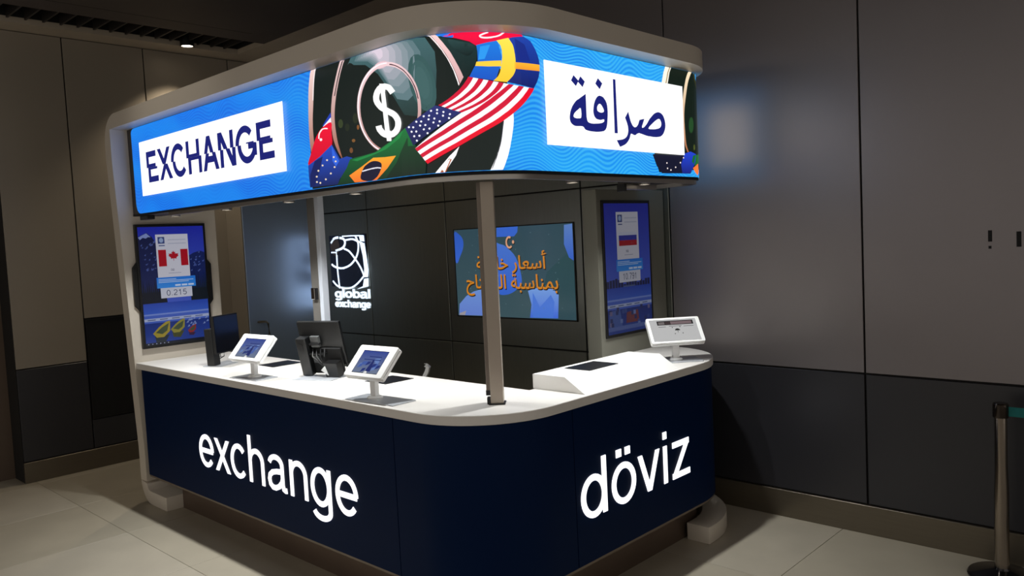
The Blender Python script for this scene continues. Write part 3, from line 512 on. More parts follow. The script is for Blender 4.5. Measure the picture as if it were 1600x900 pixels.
('far_coin',(30,70,34),[5625,2664,5618,2636,5604,2616,5587,2611,5572,2622,5565,2646,5567,2674,5578,2699,5594,2713,5610,2710,5622,2692,5625,2664],[]),
('far_coin',(70,80,30),[5637,2523,5630,2507,5619,2502,5612,2513,5613,2531,5622,2542,5633,2539,5637,2523],[]),
('far_coin',(10,14,40),[5142,2459,5366,2463,5484,2469,5542,2489,5517,2354,5237,2348,5181,2392],[]),
('far_coin',((30,66,205),(16,30,120)),[5501,2477,5575,2494,5644,2480,5629,2424,5566,2353,5469,2352,5457,2409],[]),
('far_coin',(14,100,40),[5606,2470,5731,2487,5703,2428,5628,2406,5587,2431],[]),
('far_coin',(245,120,50),[5598,2390,5662,2417,5682,2422,5690,2366,5660,2345,5625,2363],[]),
('far_coin',(240,225,215),[5302,2413,5299,2408,5292,2407,5287,2410,5288,2414,5293,2417,5299,2417,5302,2413],[]),
('far_coin',(240,225,215),[5307,2380,5304,2376,5298,2374,5293,2377,5293,2382,5298,2385,5305,2384,5307,2380],[]),
('far_coin',(240,225,215),[5345,2371,5342,2367,5335,2365,5330,2368,5330,2373,5336,2376,5342,2375,5345,2371],[]),
('far_coin',(240,225,215),[5400,2389,5397,2385,5390,2384,5385,2386,5385,2391,5391,2394,5398,2393,5400,2389],[]),
('far_coin',(240,225,215),[5457,2420,5454,2415,5447,2414,5442,2417,5442,2421,5448,2425,5455,2424,5457,2420],[]),
('far_coin',(240,225,215),[5496,2451,5493,2447,5486,2446,5481,2448,5481,2453,5487,2456,5493,2455,5496,2451],[]),
('word',(20,28,110),[4403,2841,4443,2815,4420,2785,4380,2811],[]),
('word',(20,28,110),[4460,2841,4497,2817,4476,2785,4437,2810],[]),
('word',(20,28,110),[4614,2848,4652,2823,4627,2789,4589,2816],[]),
('word',(20,28,110),[4752,2858,4776,2858,4779,2559,4749,2558],[]),
('word',(20,28,110),[4795,2484,4812,2489,4835,2496,4856,2505,4870,2515,4883,2527,4892,2537,4898,2548,4902,2558,4908,2565,4919,2564,4932,2560,4946,2558,4958,2562,4971,2569,4988,2573,5014,2570,5046,2565,5078,2561,5110,2560,5142,2559,5171,2560,5194,2563,5214,2566,5230,2573,5244,2582,5255,2594,5264,2607,5270,2620,5273,2634,5273,2648,5269,2664,5262,2679,5253,2692,5241,2701,5226,2707,5210,2710,5194,2710,5176,2706,5159,2700,5141,2690,5123,2677,5106,2665,5092,2652,5080,2639,5068,2628,5056,2619,5043,2611,5033,2607,5027,2606,5022,2607,5021,2611,5024,2618,5030,2627,5035,2636,5041,2645,5046,2654,5049,2660,4998,2650,4998,2650,4994,2643,4988,2632,4982,2622,4974,2615,4965,2608,4956,2605,4947,2604,4938,2606,4929,2611,4922,2618,4914,2628,4907,2640,4900,2657,4893,2675,4888,2689,4855,2652,4855,2652,4861,2642,4870,2627,4876,2613,4880,2601,4881,2590,4881,2579,4878,2568,4873,2557,4865,2547,4855,2540,4843,2534,4828,2529,4807,2525,4783,2522,4766,2520],[[5088,2606,5095,2615,5113,2627,5133,2639,5154,2651,5178,2663,5197,2670,5210,2670,5219,2664,5224,2657,5228,2649,5228,2639,5225,2631,5219,2624,5209,2618,5196,2613,5181,2610,5163,2607,5145,2605,5123,2604,5100,2603]]),
('word',(20,28,110),[4500,2752,4453,2728,4441,2721,4423,2713,4407,2702,4393,2689,4380,2675,4370,2660,4363,2646,4359,2633,4356,2620,4356,2609,4358,2600,4363,2591,4371,2584,4382,2579,4396,2575,4417,2575,4442,2577,4462,2577,4473,2572,4479,2565,4489,2560,4509,2557,4533,2555,4557,2555,4583,2555,4608,2557,4630,2560,4647,2563,4659,2568,4668,2575,4676,2586,4681,2599,4685,2615,4688,2634,4691,2656,4692,2675,4691,2692,4689,2706,4685,2719,4677,2731,4667,2740,4656,2748,4644,2752,4631,2754,4619,2754,4608,2750,4597,2743,4588,2734,4580,2724,4573,2711,4567,2698,4564,2683,4561,2668,4562,2654,4566,2643,4572,2635,4581,2628,4592,2624,4607,2623,4620,2622,4633,2624,4644,2627,4652,2628,4656,2626,4657,2621,4654,2616,4648,2612,4638,2608,4624,2605,4604,2602,4581,2600,4560,2598,4544,2598,4530,2599,4519,2601,4511,2604,4506,2609,4503,2617,4500,2631,4500,2648,4500,2660],[[4452,2672,4455,2660,4456,2642,4454,2628,4452,2622,4447,2619,4440,2618,4429,2617,4416,2616,4404,2617,4397,2618,4391,2621,4388,2625,4389,2630,4393,2637,4398,2643,4406,2649,4415,2655,4424,2660,4434,2666,4444,2672],[4625,2710,4635,2705,4644,2696,4652,2687,4656,2680,4657,2674,4655,2669,4648,2666,4636,2663,4625,2663,4615,2664,4605,2667,4598,2671,4596,2679,4596,2688,4600,2696,4606,2703,4616,2709]]),
]
LOGO=[('s',38,[-7658,2038,-7648,2048,-7633,2063,-7616,2077,-7598,2089,-7577,2095,-7552,2099,-7529,2101,-7514,2102]),('s',36,[-7486,2097,-7472,2094,-7451,2091,-7430,2086,-7414,2080,-7403,2071,-7395,2059,-7390,2047,-7391,2035,-7396,2022,-7406,2008,-7420,1995,-7441,1983,-7472,1974,-7512,1966,-7550,1959,-7577,1955]),('s',20,[-7437,2111,-7414,2111,-7380,2111,-7343,2111,-7306,2111,-7272,2111,-7237,2110,-7202,2109,-7169,2108,-7134,2107,-7098,2105,-7066,2103,-7044,2101]),('p',0,[-7121,2104,-7042,2106,-7037,2041,-7107,2049]),('s',28,[-7381,2067,-7357,2069,-7322,2072,-7284,2075,-7251,2074,-7224,2070,-7200,2063,-7178,2055,-7156,2048,-7132,2041,-7107,2034,-7086,2027,-7071,2022]),('s',30,[-7192,2107,-7183,2093,-7169,2073,-7156,2050,-7148,2027,-7146,2005,-7149,1981,-7154,1957,-7161,1935,-7171,1916,-7182,1897,-7196,1879,-7214,1861,-7236,1843,-7261,1825,-7289,1808,-7320,1793,-7354,1781,-7391,1771,-7428,1764,-7465,1760,-7500,1759,-7535,1762,-7568,1767,-7597,1773,-7622,1780,-7643,1789,-7659,1798,-7671,1804]),('s',28,[-7417,1974,-7400,1970,-7375,1963,-7347,1954,-7320,1942,-7294,1923,-7267,1901,-7240,1877,-7215,1853,-7191,1830,-7167,1806,-7146,1782,-7127,1760,-7112,1737,-7099,1715,-7088,1695,-7081,1681]),('p',0,[-7115,2026,-7039,2026,-7011,1864,-6995,1738,-7009,1661,-7080,1658,-7061,1750,-7075,1888]),('s',26,[-7667,1617,-7654,1607,-7635,1592,-7613,1576,-7589,1564,-7562,1554,-7533,1546,-7502,1541,-7468,1537,-7432,1535,-7393,1536,-7354,1539,-7316,1545,-7281,1556,-7246,1570,-7213,1586,-7182,1603,-7151,1622,-7120,1643,-7093,1662,-7074,1676]),('s',24,[-7663,1938,-7552,1935]),('s',26,[-7562,1943,-7563,1913,-7564,1870,-7565,1822,-7565,1779,-7564,1740,-7562,1703,-7559,1668,-7556,1635,-7553,1605,-7549,1576,-7545,1552,-7542,1535]),('s',22,[-7671,1806,-7658,1798,-7639,1787,-7615,1776,-7587,1767,-7550,1762,-7505,1759,-7463,1757,-7435,1756]),('p',0,[-7077,1641,-7004,1649,-7009,1561,-7219,1528,-7105,1561])]
TVART=[(((50,98,205),(60,110,225)),[-5587,2072,-5573,2086,-5554,2082,-5534,2069,-5517,2058,-5503,2049,-5490,2038,-5479,2025,-5471,2011,-5466,1995,-5464,1977,-5465,1957,-5469,1938,-5477,1917,-5489,1895,-5503,1874,-5517,1854,-5529,1834,-5541,1813,-5553,1796,-5563,1789,-5573,1790,-5581,1798,-5588,1815,-5593,1844,-5595,1895,-5596,1962,-5593,2028]),((62,112,225),[-5022,2103,-4763,2104,-4771,2050,-4812,2015,-5028,2017]),(((84,130,225),(58,110,225)),[-5180,2034,-5146,2031,-5101,2009,-5055,1981,-5016,1961,-4988,1952,-4966,1947,-4945,1942,-4921,1930,-4892,1911,-4859,1887,-4828,1860,-4803,1829,-4783,1792,-4768,1748,-4756,1706,-4748,1670,-4745,1643,-4745,1622,-4750,1603,-4761,1585,-4781,1566,-4809,1548,-4839,1531,-4868,1518,-4895,1509,-4922,1502,-4949,1499,-4973,1497,-4993,1497,-5010,1498,-5027,1504,-5048,1518,-5074,1541,-5105,1571,-5136,1607,-5162,1649,-5183,1699,-5203,1758,-5217,1817,-5224,1870,-5223,1921,-5216,1971,-5202,2011]),(((100,140,210),(60,105,215)),[-4241,2088,-4150,2094,-4152,1791,-4202,1818,-4250,1929]),(((120,160,235),(110,140,225)),[-5247,1549,-5173,1495,-5202,1304,-5573,1299,-5560,1404,-5463,1480,-5361,1524]),((170,165,175),[-5567,1317,-5473,1343,-5493,1301,-5568,1299]),(((130,175,245),(70,115,235)),[-4678,1538,-4536,1571,-4391,1556,-4331,1506,-4349,1307,-4668,1303,-4644,1418]),((80,130,235),[-4623,1523,-4547,1399,-4418,1505,-4381,1444,-4403,1308,-4637,1307])]
# ---------------------------------------------------------------- materials
M_floor = [mk('floor_stone_%d' % i, c, 0.38, 0, 0.16, 3.0, 0.05) for i, c in enumerate(((178, 169, 150), (173, 164, 145), (182, 173, 155)))]
M_joint = mk('joint_dark', (26, 24, 22), 0.8)
M_paint = mk('wall_lacquer', (134, 128, 128), 0.37, 0.55, 0.05, 2.0)
M_glaze = mk('wall_gloss', (176, 194, 222), 0.30, 0.85, 0.05, 2.0)
M_left = mk('wall_left_lacquer', (146, 137, 123), 0.5, 0.1, 0.05, 2.0)
M_lower = mk('wall_lower_dark', (44, 44, 48), 0.34, 0, 0.06, 2.0)
M_steel = mk('dark_steel', (146, 149, 142), 0.36, 1.0, 0.10, 3.0, 0.02, (40, 1, 1.5))
M_skirt = mk('skirting_metal', (112, 104, 90), 0.36, 0.7, 0.10, 4.0, 0.0, (1, 1, 30))
M_ceil = mk('ceiling_board', (74, 66, 62), 0.7)
M_band = mk('ceiling_band', (172, 160, 142), 0.55)
M_black = mk('black_plastic', (10, 10, 11), 0.42)
M_blackmatt = mk('black_matt', (5, 5, 5), 0.8)
M_navy = mk('navy_laminate', (0, 25, 62), 0.5, 0, 0.08, 2.0, spec=0.08)
M_white = mk('white_solid_surface', (228, 226, 222), 0.34, 0, 0.03, 3.0)
M_frame = mk('offwhite_lacquer', (205, 196, 182), 0.42, 0, 0.04, 2.0)
M_edge = mk('counter_slab', (226, 222, 216), 0.36, 0, 0.03, 3.0)
M_plinth = mk('plinth_metal', (112, 96, 84), 0.35, 0.6, 0.12, 4.0)
M_greyframe = mk('taupe_frame', (112, 111, 100), 0.5, 0, 0.05, 2.0)
M_alu = mk('aluminium', (176, 172, 166), 0.32, 0.9, 0.06, 4.0, 0.0, (1, 1, 25))
M_chrome = mk('chrome', (190, 188, 186), 0.10, 1.0, 0.05, 4.0)
M_tabwhite = mk('white_enclosure', (232, 232, 230), 0.3, 0, 0.02, 4.0)
M_basesteel = mk('steel_foot_plate', (196, 199, 204), 0.35, 0.35, 0.06, 8.0)
M_gcloth = mk('grey_shell', (190, 188, 182), 0.5)
M_belt = mk('teal_belt', (16, 110, 108), 0.8, 0, 0.15, 40)
M_dkgrey = mk('dark_grey_plastic', (17, 18, 19), 0.4)
M_led_off = mk('led_cabinet', (62, 58, 54), 0.6)
E_letter = mk_emit('lit_letter_face', (255, 253, 255), 1.5)
E_logo = mk_emit('lit_logo_face', (216, 234, 255), 1.6)
E_lamp = mk_emit('lamp_lens', (255, 236, 210), 9.0)
P_led = mk_print('led_picture', 1.12)
P_card = mk_emit('led_white', (255, 255, 255), 1.25)
P_disp = mk_print('display_picture', 0.54, 0.15)
P_disp2 = mk_print('display_picture_dim', 0.25, 0.15)
P_tv = mk_print('tv_picture', 0.72, 0.15)
P_tab = mk_print('tablet_picture', 0.75, 0.15)
P_flat = mk('printed_sheet', (240, 240, 240), 0.5)
def led_material():
    m = bpy.data.materials.new('led_blue_waves'); m.use_nodes = True; nt = m.node_tree; b = nt.nodes['Principled BSDF']
    N = nt.nodes.new; K = nt.links.new
    uv = N('ShaderNodeUVMap'); sp = N('ShaderNodeSeparateXYZ'); K(uv.outputs[0], sp.inputs[0])
    def math_(op, a, c=None):
        n = N('ShaderNodeMath'); n.operation = op
        for i, q in enumerate((a, c)):
            if q is None: continue
            if isinstance(q, (int, float)): n.inputs[i].default_value = q
            else: K(q, n.inputs[i])
        return n.outputs[0]
    s, z = sp.outputs[0], sp.outputs[1]
    w1 = math_('MULTIPLY', math_('SINE', math_('MULTIPLY', s, 15.0)), 0.032)
    w2 = math_('MULTIPLY', math_('SINE', math_('ADD', math_('MULTIPLY', s, 5.5), math_('MULTIPLY', z, 9.0))), 0.03)
    v = math_('ADD', z, math_('ADD', w1, w2))
    ln = math_('SINE', math_('MULTIPLY', v, 300.0))
    ln = math_('MULTIPLY', math_('ADD', ln, 1.0), 0.5)
    big = math_('MULTIPLY', math_('ADD', math_('SINE', math_('ADD', math_('MULTIPLY', v, 17.0), math_('MULTIPLY', s, 4.0))), 1.0), 0.5)
    def mix(f, a, c):
        n = N('ShaderNodeMix'); n.data_type = 'RGBA'; K(f, n.inputs[0])
        for i, q in ((6, a), (7, c)):
            if isinstance(q, tuple): n.inputs[i].default_value = lin(q)+(1,)
            else: K(q, n.inputs[i])
        return n.outputs[2]
    mr = N('ShaderNodeMapRange'); K(s, mr.inputs[0]); mr.inputs[1].default_value = 1.8; mr.inputs[2].default_value = 4.4
    left = mix(big, (6, 108, 232), (12, 132, 242)); right = mix(big, (12, 138, 246), (24, 160, 252))
    base = mix(mr.outputs[0], left, right)
    lite = mix(mr.outputs[0], (28, 140, 246), (70, 200, 255))
    amt = math_('MULTIPLY', ln, 0.7)
    K(mix(amt, base, lite), b.inputs['Emission Color']); b.inputs['Emission Strength'].default_value = 0.95
    b.inputs['Base Color'].default_value = (0.01, 0.01, 0.01, 1); b.inputs['Roughness'].default_value = 0.5
    return m
M_led = led_material()

# ---------------------------------------------------------------- the hall
CEIL = 4.06; XW = -8.15; YW = 5.15
g = G(); g.box(-9.6, 2.6, -1.6, YW+0.12, -0.06, -0.006)
floor = struct(obj('floor', g, M_joint))
tile_mesh = None
for i in range(-9, 2):
    for j in range(7):
        x0, y0 = i-0.02, YW-(j+1)*1.0
        if tile_mesh is None:
            g = G(); g.box(0.0015, 0.9985, 0.0015, 0.9985, -0.02, 0.0); t = obj('floor_tile', g, M_floor[0], floor, 0.0008, seg=1); tile_mesh = t.data
            meshes = [tile_mesh]
            for k in (1, 2):
                c = tile_mesh.copy(); c.materials[0] = M_floor[k]; meshes.append(c)
        else:
            t = bpy.data.objects.new('floor_tile', random.choice(meshes)); COL.objects.link(t); t.parent = floor
        t.location = (x0, y0, 0)

def wall_panels(wall, axis, spans, mats_of, off, gap=0.006, th=0.02):
    for a0, a1, z0, z1, m in spans:
        g = G()
        if axis == 'x': g.box(a0+gap, a1-gap, off, off+th, z0+gap, z1-gap)
        else: g.box(off-th, off, a0+gap, a1-gap, z0+gap, z1-gap)
        obj('wall_panel', g, m, wall, 0.002, seg=1)
# back wall: steel cladding behind the counter, lacquered panels elsewhere
g = G(); g.box(-9.6, 2.6, YW+0.02, YW+0.12, 0, CEIL+0.3)
wall_back = struct(obj('wall_back', g, M_joint))
sp = []
xs = [XW, -6.985, -5.74, -4.085, -3.25]
for a, b in zip(xs, xs[1:]):
    sp += [(a, b, 0.19, 1.035, M_steel), (a, b, 1.035, 2.378, M_steel), (a, b, 2.378, 2.86, M_steel)]
xs = [XW, -7.45, -6.06, -4.66, -3.25]
for a, b in zip(xs, xs[1:]): sp += [(a, b, 2.86, CEIL, M_paint)]
xs = [-3.25, -1.86, -0.47, 0.92, 2.31]
for a, b in zip(xs, xs[1:]):
    sp += [(a, b, 0.19, 1.035, M_lower), (a, b, 1.035, CEIL, M_paint)]
wall_panels(wall_back, 'x', sp, None, YW)
g = G(); g.box(XW, 2.6, YW-0.012, YW+0.02, 0.0, 0.186)
struct(obj('baseboard_back', g, M_skirt, None, 0.002, seg=1))
# left wall
g = G(); g.box(XW-0.30, XW-0.02, 2.07, YW+0.02, 0, CEIL+0.3)
wall_left = struct(obj('wall_left', g, M_joint))
ys = [2.07, 2.67, 3.41, 4.30, YW]
sp = []
for k, (a, b) in enumerate(zip(ys, ys[1:])):
    if k == 1: sp += [(a, b, 0.19, 0.47, M_lower), (a, b, 1.435, CEIL, M_left)]
    elif k == 3: sp += [(a, b, 0.19, CEIL, M_left)]
    else: sp += [(a, b, 0.19, 1.035, M_lower), (a, b, 1.035, CEIL, M_left)]
wall_panels(wall_left, 'y', sp, None, XW)
g = G(); g.box(XW-0.02, XW+0.012, 2.07, YW-0.012, 0.0, 0.186)
struct(obj('baseboard_left', g, M_skirt, None, 0.002, seg=1))
# boxed-out glossy wall between the kiosk and the back corner, with a pull handle
g = G(); g.box(XW+0.001, -7.815, 4.175, YW-0.001, 0.0, 3.3)
wall_inner = struct(obj('wall_inner', g, M_joint))
g = G(); g.box(-7.815, -7.80, 4.165, YW-0.002, 0.0, 3.3); obj('wall_panel', g, M_glaze, wall_inner, 0.002, seg=1)
g = G(); g.box(XW+0.003, -7.822, 4.16, 4.175, 0.0, 3.3); obj('wall_panel', g, M_left, wall_inner, 0.002, seg=1)
g = G(); g.tube([(-7.80, 4.265, 1.243), (-7.77, 4.268, 1.245), (-7.755, 4.30, 1.245), (-7.755, 4.335, 1.24), (-7.755, 4.352, 1.22), (-7.755, 4.36, 1.10), (-7.755, 4.34, 1.07), (-7.80, 4.335, 1.07)], 0.012, 8)
obj('pull_handle', g, mk('handle_steel', (120, 112, 100), 0.35, 0.8), wall_inner, 0, True)
# set-back side wall at the far left edge
g = G(); g.box(XW-0.42, XW-0.301, -1.0, YW, 0.0, CEIL+0.3)
struct(obj('wall_side', g, mk('side_wall_brown', (96, 80, 66), 0.5)))
# dark niche in the left wall
nroot = thing('wall_cabinet', 'black rectangular cabinet panel set low into the left wall beside the kiosk', 'cabinet', (XW, 3.04, 0.47))
g = G(); g.box(XW-0.018, XW-0.002, 2.68, 3.40, 0.476, 1.428); obj('door', g, M_blackmatt, nroot, 0.002, seg=1)
g = G()
for a in ((2.676, 2.69, 0.473, 1.432), (3.392, 3.406, 0.473, 1.432), (2.69, 3.392, 0.473, 0.487), (2.69, 3.392, 1.418, 1.432)):
    g.box(XW-0.019, XW+0.003, a[0], a[1], a[2], a[3])
obj('frame', g, M_black, nroot)
# ceiling with the slot along the left wall and a paler perimeter band
g = G()
g.box(-7.34, 2.6, -1.6, 4.28, CEIL, CEIL+0.06)
ceiling = struct(obj('ceiling', g, M_ceil))
g = G(); g.box(-7.06, -7.053, 2.2, 4.0, CEIL-0.001, CEIL+0.02); obj('board_joint', g, M_joint, ceiling)
g = G()
g.box(-8.6, -7.87, -1.6, YW+0.12, CEIL, CEIL+0.05); g.box(-7.87, 2.6, 4.28, YW+0.12, CEIL, CEIL+0.05)
struct(obj('trim_1', g, M_band))
# slot: dark duct above with cross blades
g = G()
g.box(-7.88, -7.33, -1.6, 4.29, CEIL+0.34, CEIL+0.38); g.box(-7.36, -7.33, -1.6, 4.29, CEIL+0.06, CEIL+0.34); g.box(-7.88, -7.86, -1.6, 4.29, CEIL+0.05, CEIL+0.34)
g.box(-7.88, -7.33, 4.27, 4.30, CEIL+0.05, CEIL+0.34)
slot = struct(obj('trim_2', g, M_blackmatt))
bm_ = None
for k in range(24):
    y = 0.9+k*0.14
    if y > 4.2: break
    if bm_ is None:
        g = G(); g.box(-7.855, -7.365, -0.008, 0.008, CEIL+0.03, CEIL+0.16, Matrix.Rotation(0.0, 4, 'X')); b_ = obj('blade', g, mk('slot_blade', (44, 40, 37), 0.5), slot); bm_ = b_.data
    else:
        b_ = bpy.data.objects.new('blade', bm_); COL.objects.link(b_); b_.parent = slot
    b_.location = (0, y, 0)
# mounting slots in the right-hand wall panel
for lab, x, z0, z1 in (('short black slot in the right wall panel with a dot below it', -1.155, 1.848, 1.912), ('short black slot in the right wall panel at the picture edge', -1.013, 1.815, 1.900)):
    r = thing('wall_slot', lab, 'slot', (x, YW, z0))
    g = G(); g.box(x-0.010, x+0.010, YW-0.003, YW+0.001, z0, z1); obj('opening', g, M_blackmatt, r, 0.001, seg=1)
    if x < -1.1:
        g = G(); g.box(x-0.008, x+0.006, YW-0.003, YW+0.001, z0-0.040, z0-0.024); obj('dot', g, M_blackmatt, r)
    else:
        g = G(); g.box(x-0.013, x-0.010, YW-0.004, YW+0.001, z0, z1); obj('rim', g, M_dkgrey, r)
# ---------------------------------------------------------------- the kiosk: plan lines
def kline(Yf, Xr, R, yc2, R2, Xl, marks_x=(), marks_y=(), Xend=-3.40, n=20):
    'plan line along front, round corner, side and round end: (x, y, nx, ny)'
    P = []
    for x in sorted([Xl, Xr-R]+[m for m in marks_x if Xl < m < Xr-R]): P.append((x, Yf, 0, -1))
    for k in range(1, n): a = -PI/2+PI/2*k/n; P.append((Xr-R+R*math.cos(a), Yf+R+R*math.sin(a), math.cos(a), math.sin(a)))
    for y in sorted([Yf+R, yc2]+list(marks_y)): P.append((Xr, y, 1, 0))
    for k in range(1, n+1): a = PI/2*k/n; P.append((Xr-R2+R2*math.cos(a), yc2+R2*math.sin(a), math.cos(a), math.sin(a)))
    if Xend is not None: P.append((Xend, yc2+R2, 0, 1))
    return P
def off(P, d): return [(p[0]+p[2]*d, p[1]+p[3]*d) for p in P]

KP = kline(2.53, -2.63, 0.48, 4.45, 0.56, -6.525, (-3.318, -3.312), (3.166, 3.172), None)
ix = next(i for i, p in enumerate(KP) if abs(p[0]+3.318) < 1e-6); iy = next(i for i, p in enumerate(KP) if abs(p[1]-3.166) < 1e-6)
# --- counter base
cb = thing('service_counter', 'navy blue rounded counter base with lit white lettering', 'counter', (-4.6, 3.0, 0))
def panel(name, pts, label=None):
    g = G(); g.strip(off(pts, 0), off(pts, -0.03), 0.25, 1.098); o = obj(name, g, M_navy, cb, 0, True)
    if label: o['label'] = label
    return o
pf = panel('front_panel', KP[:ix+1]); pc = panel('corner_panel', KP[ix+1:iy+1]); ps = panel('side_panel', KP[iy+1:])
g = G(); g.strip(off(KP, -0.004), off(KP, -0.05), 0.234, 0.2495); obj('bottom_rail', g, mk('bottom_rail', (120, 108, 94), 0.45, 0.3), cb, 0, True)
g = G(); g.strip(off(KP, -0.035), off(KP, -0.06), 0.25, 1.098); obj('inner_lining', g, M_blackmatt, cb, 0, True)
g = G(); KQ = [(-6.235, 2.53, 0, -1)]+KP[1:]; g.strip(off(KQ, -0.13), off(KQ, -0.16), 0.0, 0.234); obj('plinth', g, M_plinth, cb, 0, True)
g = G(); g.box(-6.2, -2.95, 3.16, 3.20, 0.0, 1.098); g.box(-3.28, -3.24, 3.9, 4.9, 0, 1.098); g.box(-3.04, -3.0, 3.2, 4.2, 0, 1.098); obj('back_board', g, M_white, cb)
def lit_letters(txt, w, par, fn, x0, x1, base, kz):
    polys, adv, per = glyphs(txt, w)
    a = min(p[0] for q in polys for p in q); b = max(p[0] for q in polys for p in q); kx = (x1-x0)/(b-a)
    for ch, qs in per:
        g = G()
        for q in qs:
            q2 = [(x0+(p[0]-a)*kx, base+p[1]*kz) for p in q]
            g.prism(q2, fn, 0.0005, 0.005)
        obj('letter', g, E_letter, par)
lit_letters('exchange', 0.077, pf, lambda p, h: (p[0], 2.53-h, p[1]), -5.586, -3.662, 0.487, 0.226/0.523)
lit_letters('döviz', 0.081, ps, lambda p, h: (-2.63+h, p[0], p[1]), 3.208, 4.290, 0.487, 0.226/0.523)
# --- worktop
wt = thing('countertop', 'white rounded worktop with a raised step on its right wing', 'countertop', (-4.6, 3.0, 1.10))
KT = kline(2.518, -2.618, 0.49, 4.45, 0.572, -6.588, Xend=-3.298)
g = G(); g.prism_z(off(KT, 0)+[(-3.298, 4.19), (-3.0, 4.19), (-3.0, 3.25), (-6.588, 3.25)], 1.10, 1.15)
obj('slab', g, M_edge, wt, 0.003, seg=1)
g = G(); g.prism([(-3.015, 1.15), (-3.015, 1.232), (-2.78, 1.232), (-2.645, 1.1503), (-2.645, 1.15)], lambda p, h: (p[0], h, p[1]), 3.30, 4.23); obj('raised_step', g, M_white, wt)
def tray(x0, x1, y0, y1, z, par):
    g = G(); g.box(x0, x1, y0, y1, z, z+0.0025); t = obj('cash_tray', g, mk('tray_dark', (14, 15, 22), 0.35), par)
    g = G()
    for a in ((x0-.006, x1+.006, y0-.006, y0), (x0-.006, x1+.006, y1, y1+.006), (x0-.006, x0, y0, y1), (x1, x1+.006, y0, y1)): g.box(*a, z, z+0.003)
    obj('tray_rim', g, M_blackmatt, t)
tray(-5.45, -5.25, 2.965, 3.20, 1.15, wt); tray(-4.11, -3.91, 2.95, 3.16, 1.15, wt); tray(-2.962, -2.79, 3.53, 3.795, 1.232, wt)
# --- frame: left side panel, foot, roof, right foot, right display wall
fr = thing('kiosk_frame', 'off-white kiosk frame with side panel, rounded roof and curved feet', 'kiosk', (-4.6, 3.6, 0))
XI, XO = -6.59, -6.705
g = G(); g.prism([(2.53, 0.18), (2.53, 0.45), (2.455, 2.75), (2.455, 2.89), (3.265, 2.89), (3.265, 0.18)], lambda p, h: (h, p[0], p[1]), XO, XI)
obj('side_panel', g, M_frame, fr)
arc = lambda cx, cz, r, a0, a1, n=10: arcp(cx, cz, r, r, a0, a1, n)
g = G(); g.prism(arc(-6.485, 2.89, 0.22, 180, 90)+[(-6.485, 3.0), (-6.59, 3.0), (-6.59, 2.89)], lambda p, h: (p[0], h, p[1]), 2.455, 3.265)
obj('roof_corner', g, M_frame, fr, 0, True)
g = G(); g.prism(arc(-6.525, 0.18, 0.18, 180, 270)+[(-6.24, 0), (-6.24, 0.11)]+arc(-6.54, 0.16, 0.05, 270, 180), lambda p, h: (p[0], h, p[1]), 2.53, 3.265)
obj('left_foot', g, M_frame, fr, 0.004, True)
RP = kline(2.455, -2.55, 0.62, 4.33, 0.55, -6.485, Xend=None)
g = G(); g.prism_z(off(RP, 0)+[(-6.485, 4.88)], 3.0, 3.11); obj('roof', g, M_frame, fr, 0, True)
fp = [(-2.572, 4.40, 1, 0)]+[(-3.19+0.618*math.cos(a), 4.47+0.618*math.sin(a), math.cos(a), math.sin(a)) for a in [PI/2*k/16 for k in range(17)]]
g = G(); g.strip([(p[0], p[1]) for p in fp], [(p[0]-p[2]*0.16, p[1]-p[3]*0.16) for p in fp], 0.0, 0.11); obj('right_foot', g, M_frame, fr, 0.004, True)
g = G(); g.box(-3.42, -3.30, 4.325, YW-0.004, 0.0, 2.30); obj('display_wall', g, M_greyframe, fr, 0.004)
# --- LED sign
L1 = 3.35; RA = 0.48; L2 = L1+RA*PI/2; L3 = L2+1.51; RB = 0.22; L4 = L3+RB*PI/2; L5 = L4+0.38
def led_pt(s, z, o):
    if s < L1: return (-6.52+s, 2.58-o, z)
    if s < L2: a = -PI/2+(s-L1)/RA; return (-3.17+(RA+o)*math.cos(a), 3.06+(RA+o)*math.sin(a), z)
    if s < L3: return (-2.69+o, 3.06+s-L2, z)
    if s > L4: return (-2.91-(s-L4), 4.79+o, z)
    a = (s-L3)/RB; return (-2.91+(RB+o)*math.cos(a), 4.57+(RB+o)*math.sin(a), z)
CUTS = [L1+RA*PI/2*k/16 for k in range(17)]+[L3+RB*PI/2*k/12 for k in range(13)]
SS = sorted([-0.067, -0.045, 0.0, 0.05]+CUTS+[0.05+k*0.1 for k in range(-0, 33)]+[L2+k*0.1 for k in range(1, 16)]+[L4+0.1, L4+0.2, L4+0.3, L5])
sign = thing('led_sign', 'wraparound LED screen under the kiosk roof showing EXCHANGE, flags and coin', 'sign', (-4.6, 3.6, 2.32))
g = G(); g.strip([led_pt(s, 0, -0.006)[:2] for s in SS], [led_pt(s, 0, -0.22)[:2] for s in SS], 2.318, 2.999)
obj('cabinet', g, M_led_off, sign, 0, True)
g = G(); g.strip([led_pt(s, 0, -0.004)[:2] for s in SS], [led_pt(s, 0, -0.0055)[:2] for s in SS], 2.318, 2.334); obj('bottom_edge', g, M_blackmatt, sign, 0, True)
g = G(); g.strip([led_pt(s, 0, -0.018)[:2] for s in SS if s > 0.5], [led_pt(s, 0, -0.042)[:2] for s in SS if s > 0.5], 2.293, 2.318); obj('bottom_trim', g, M_alu, sign, 0, True)
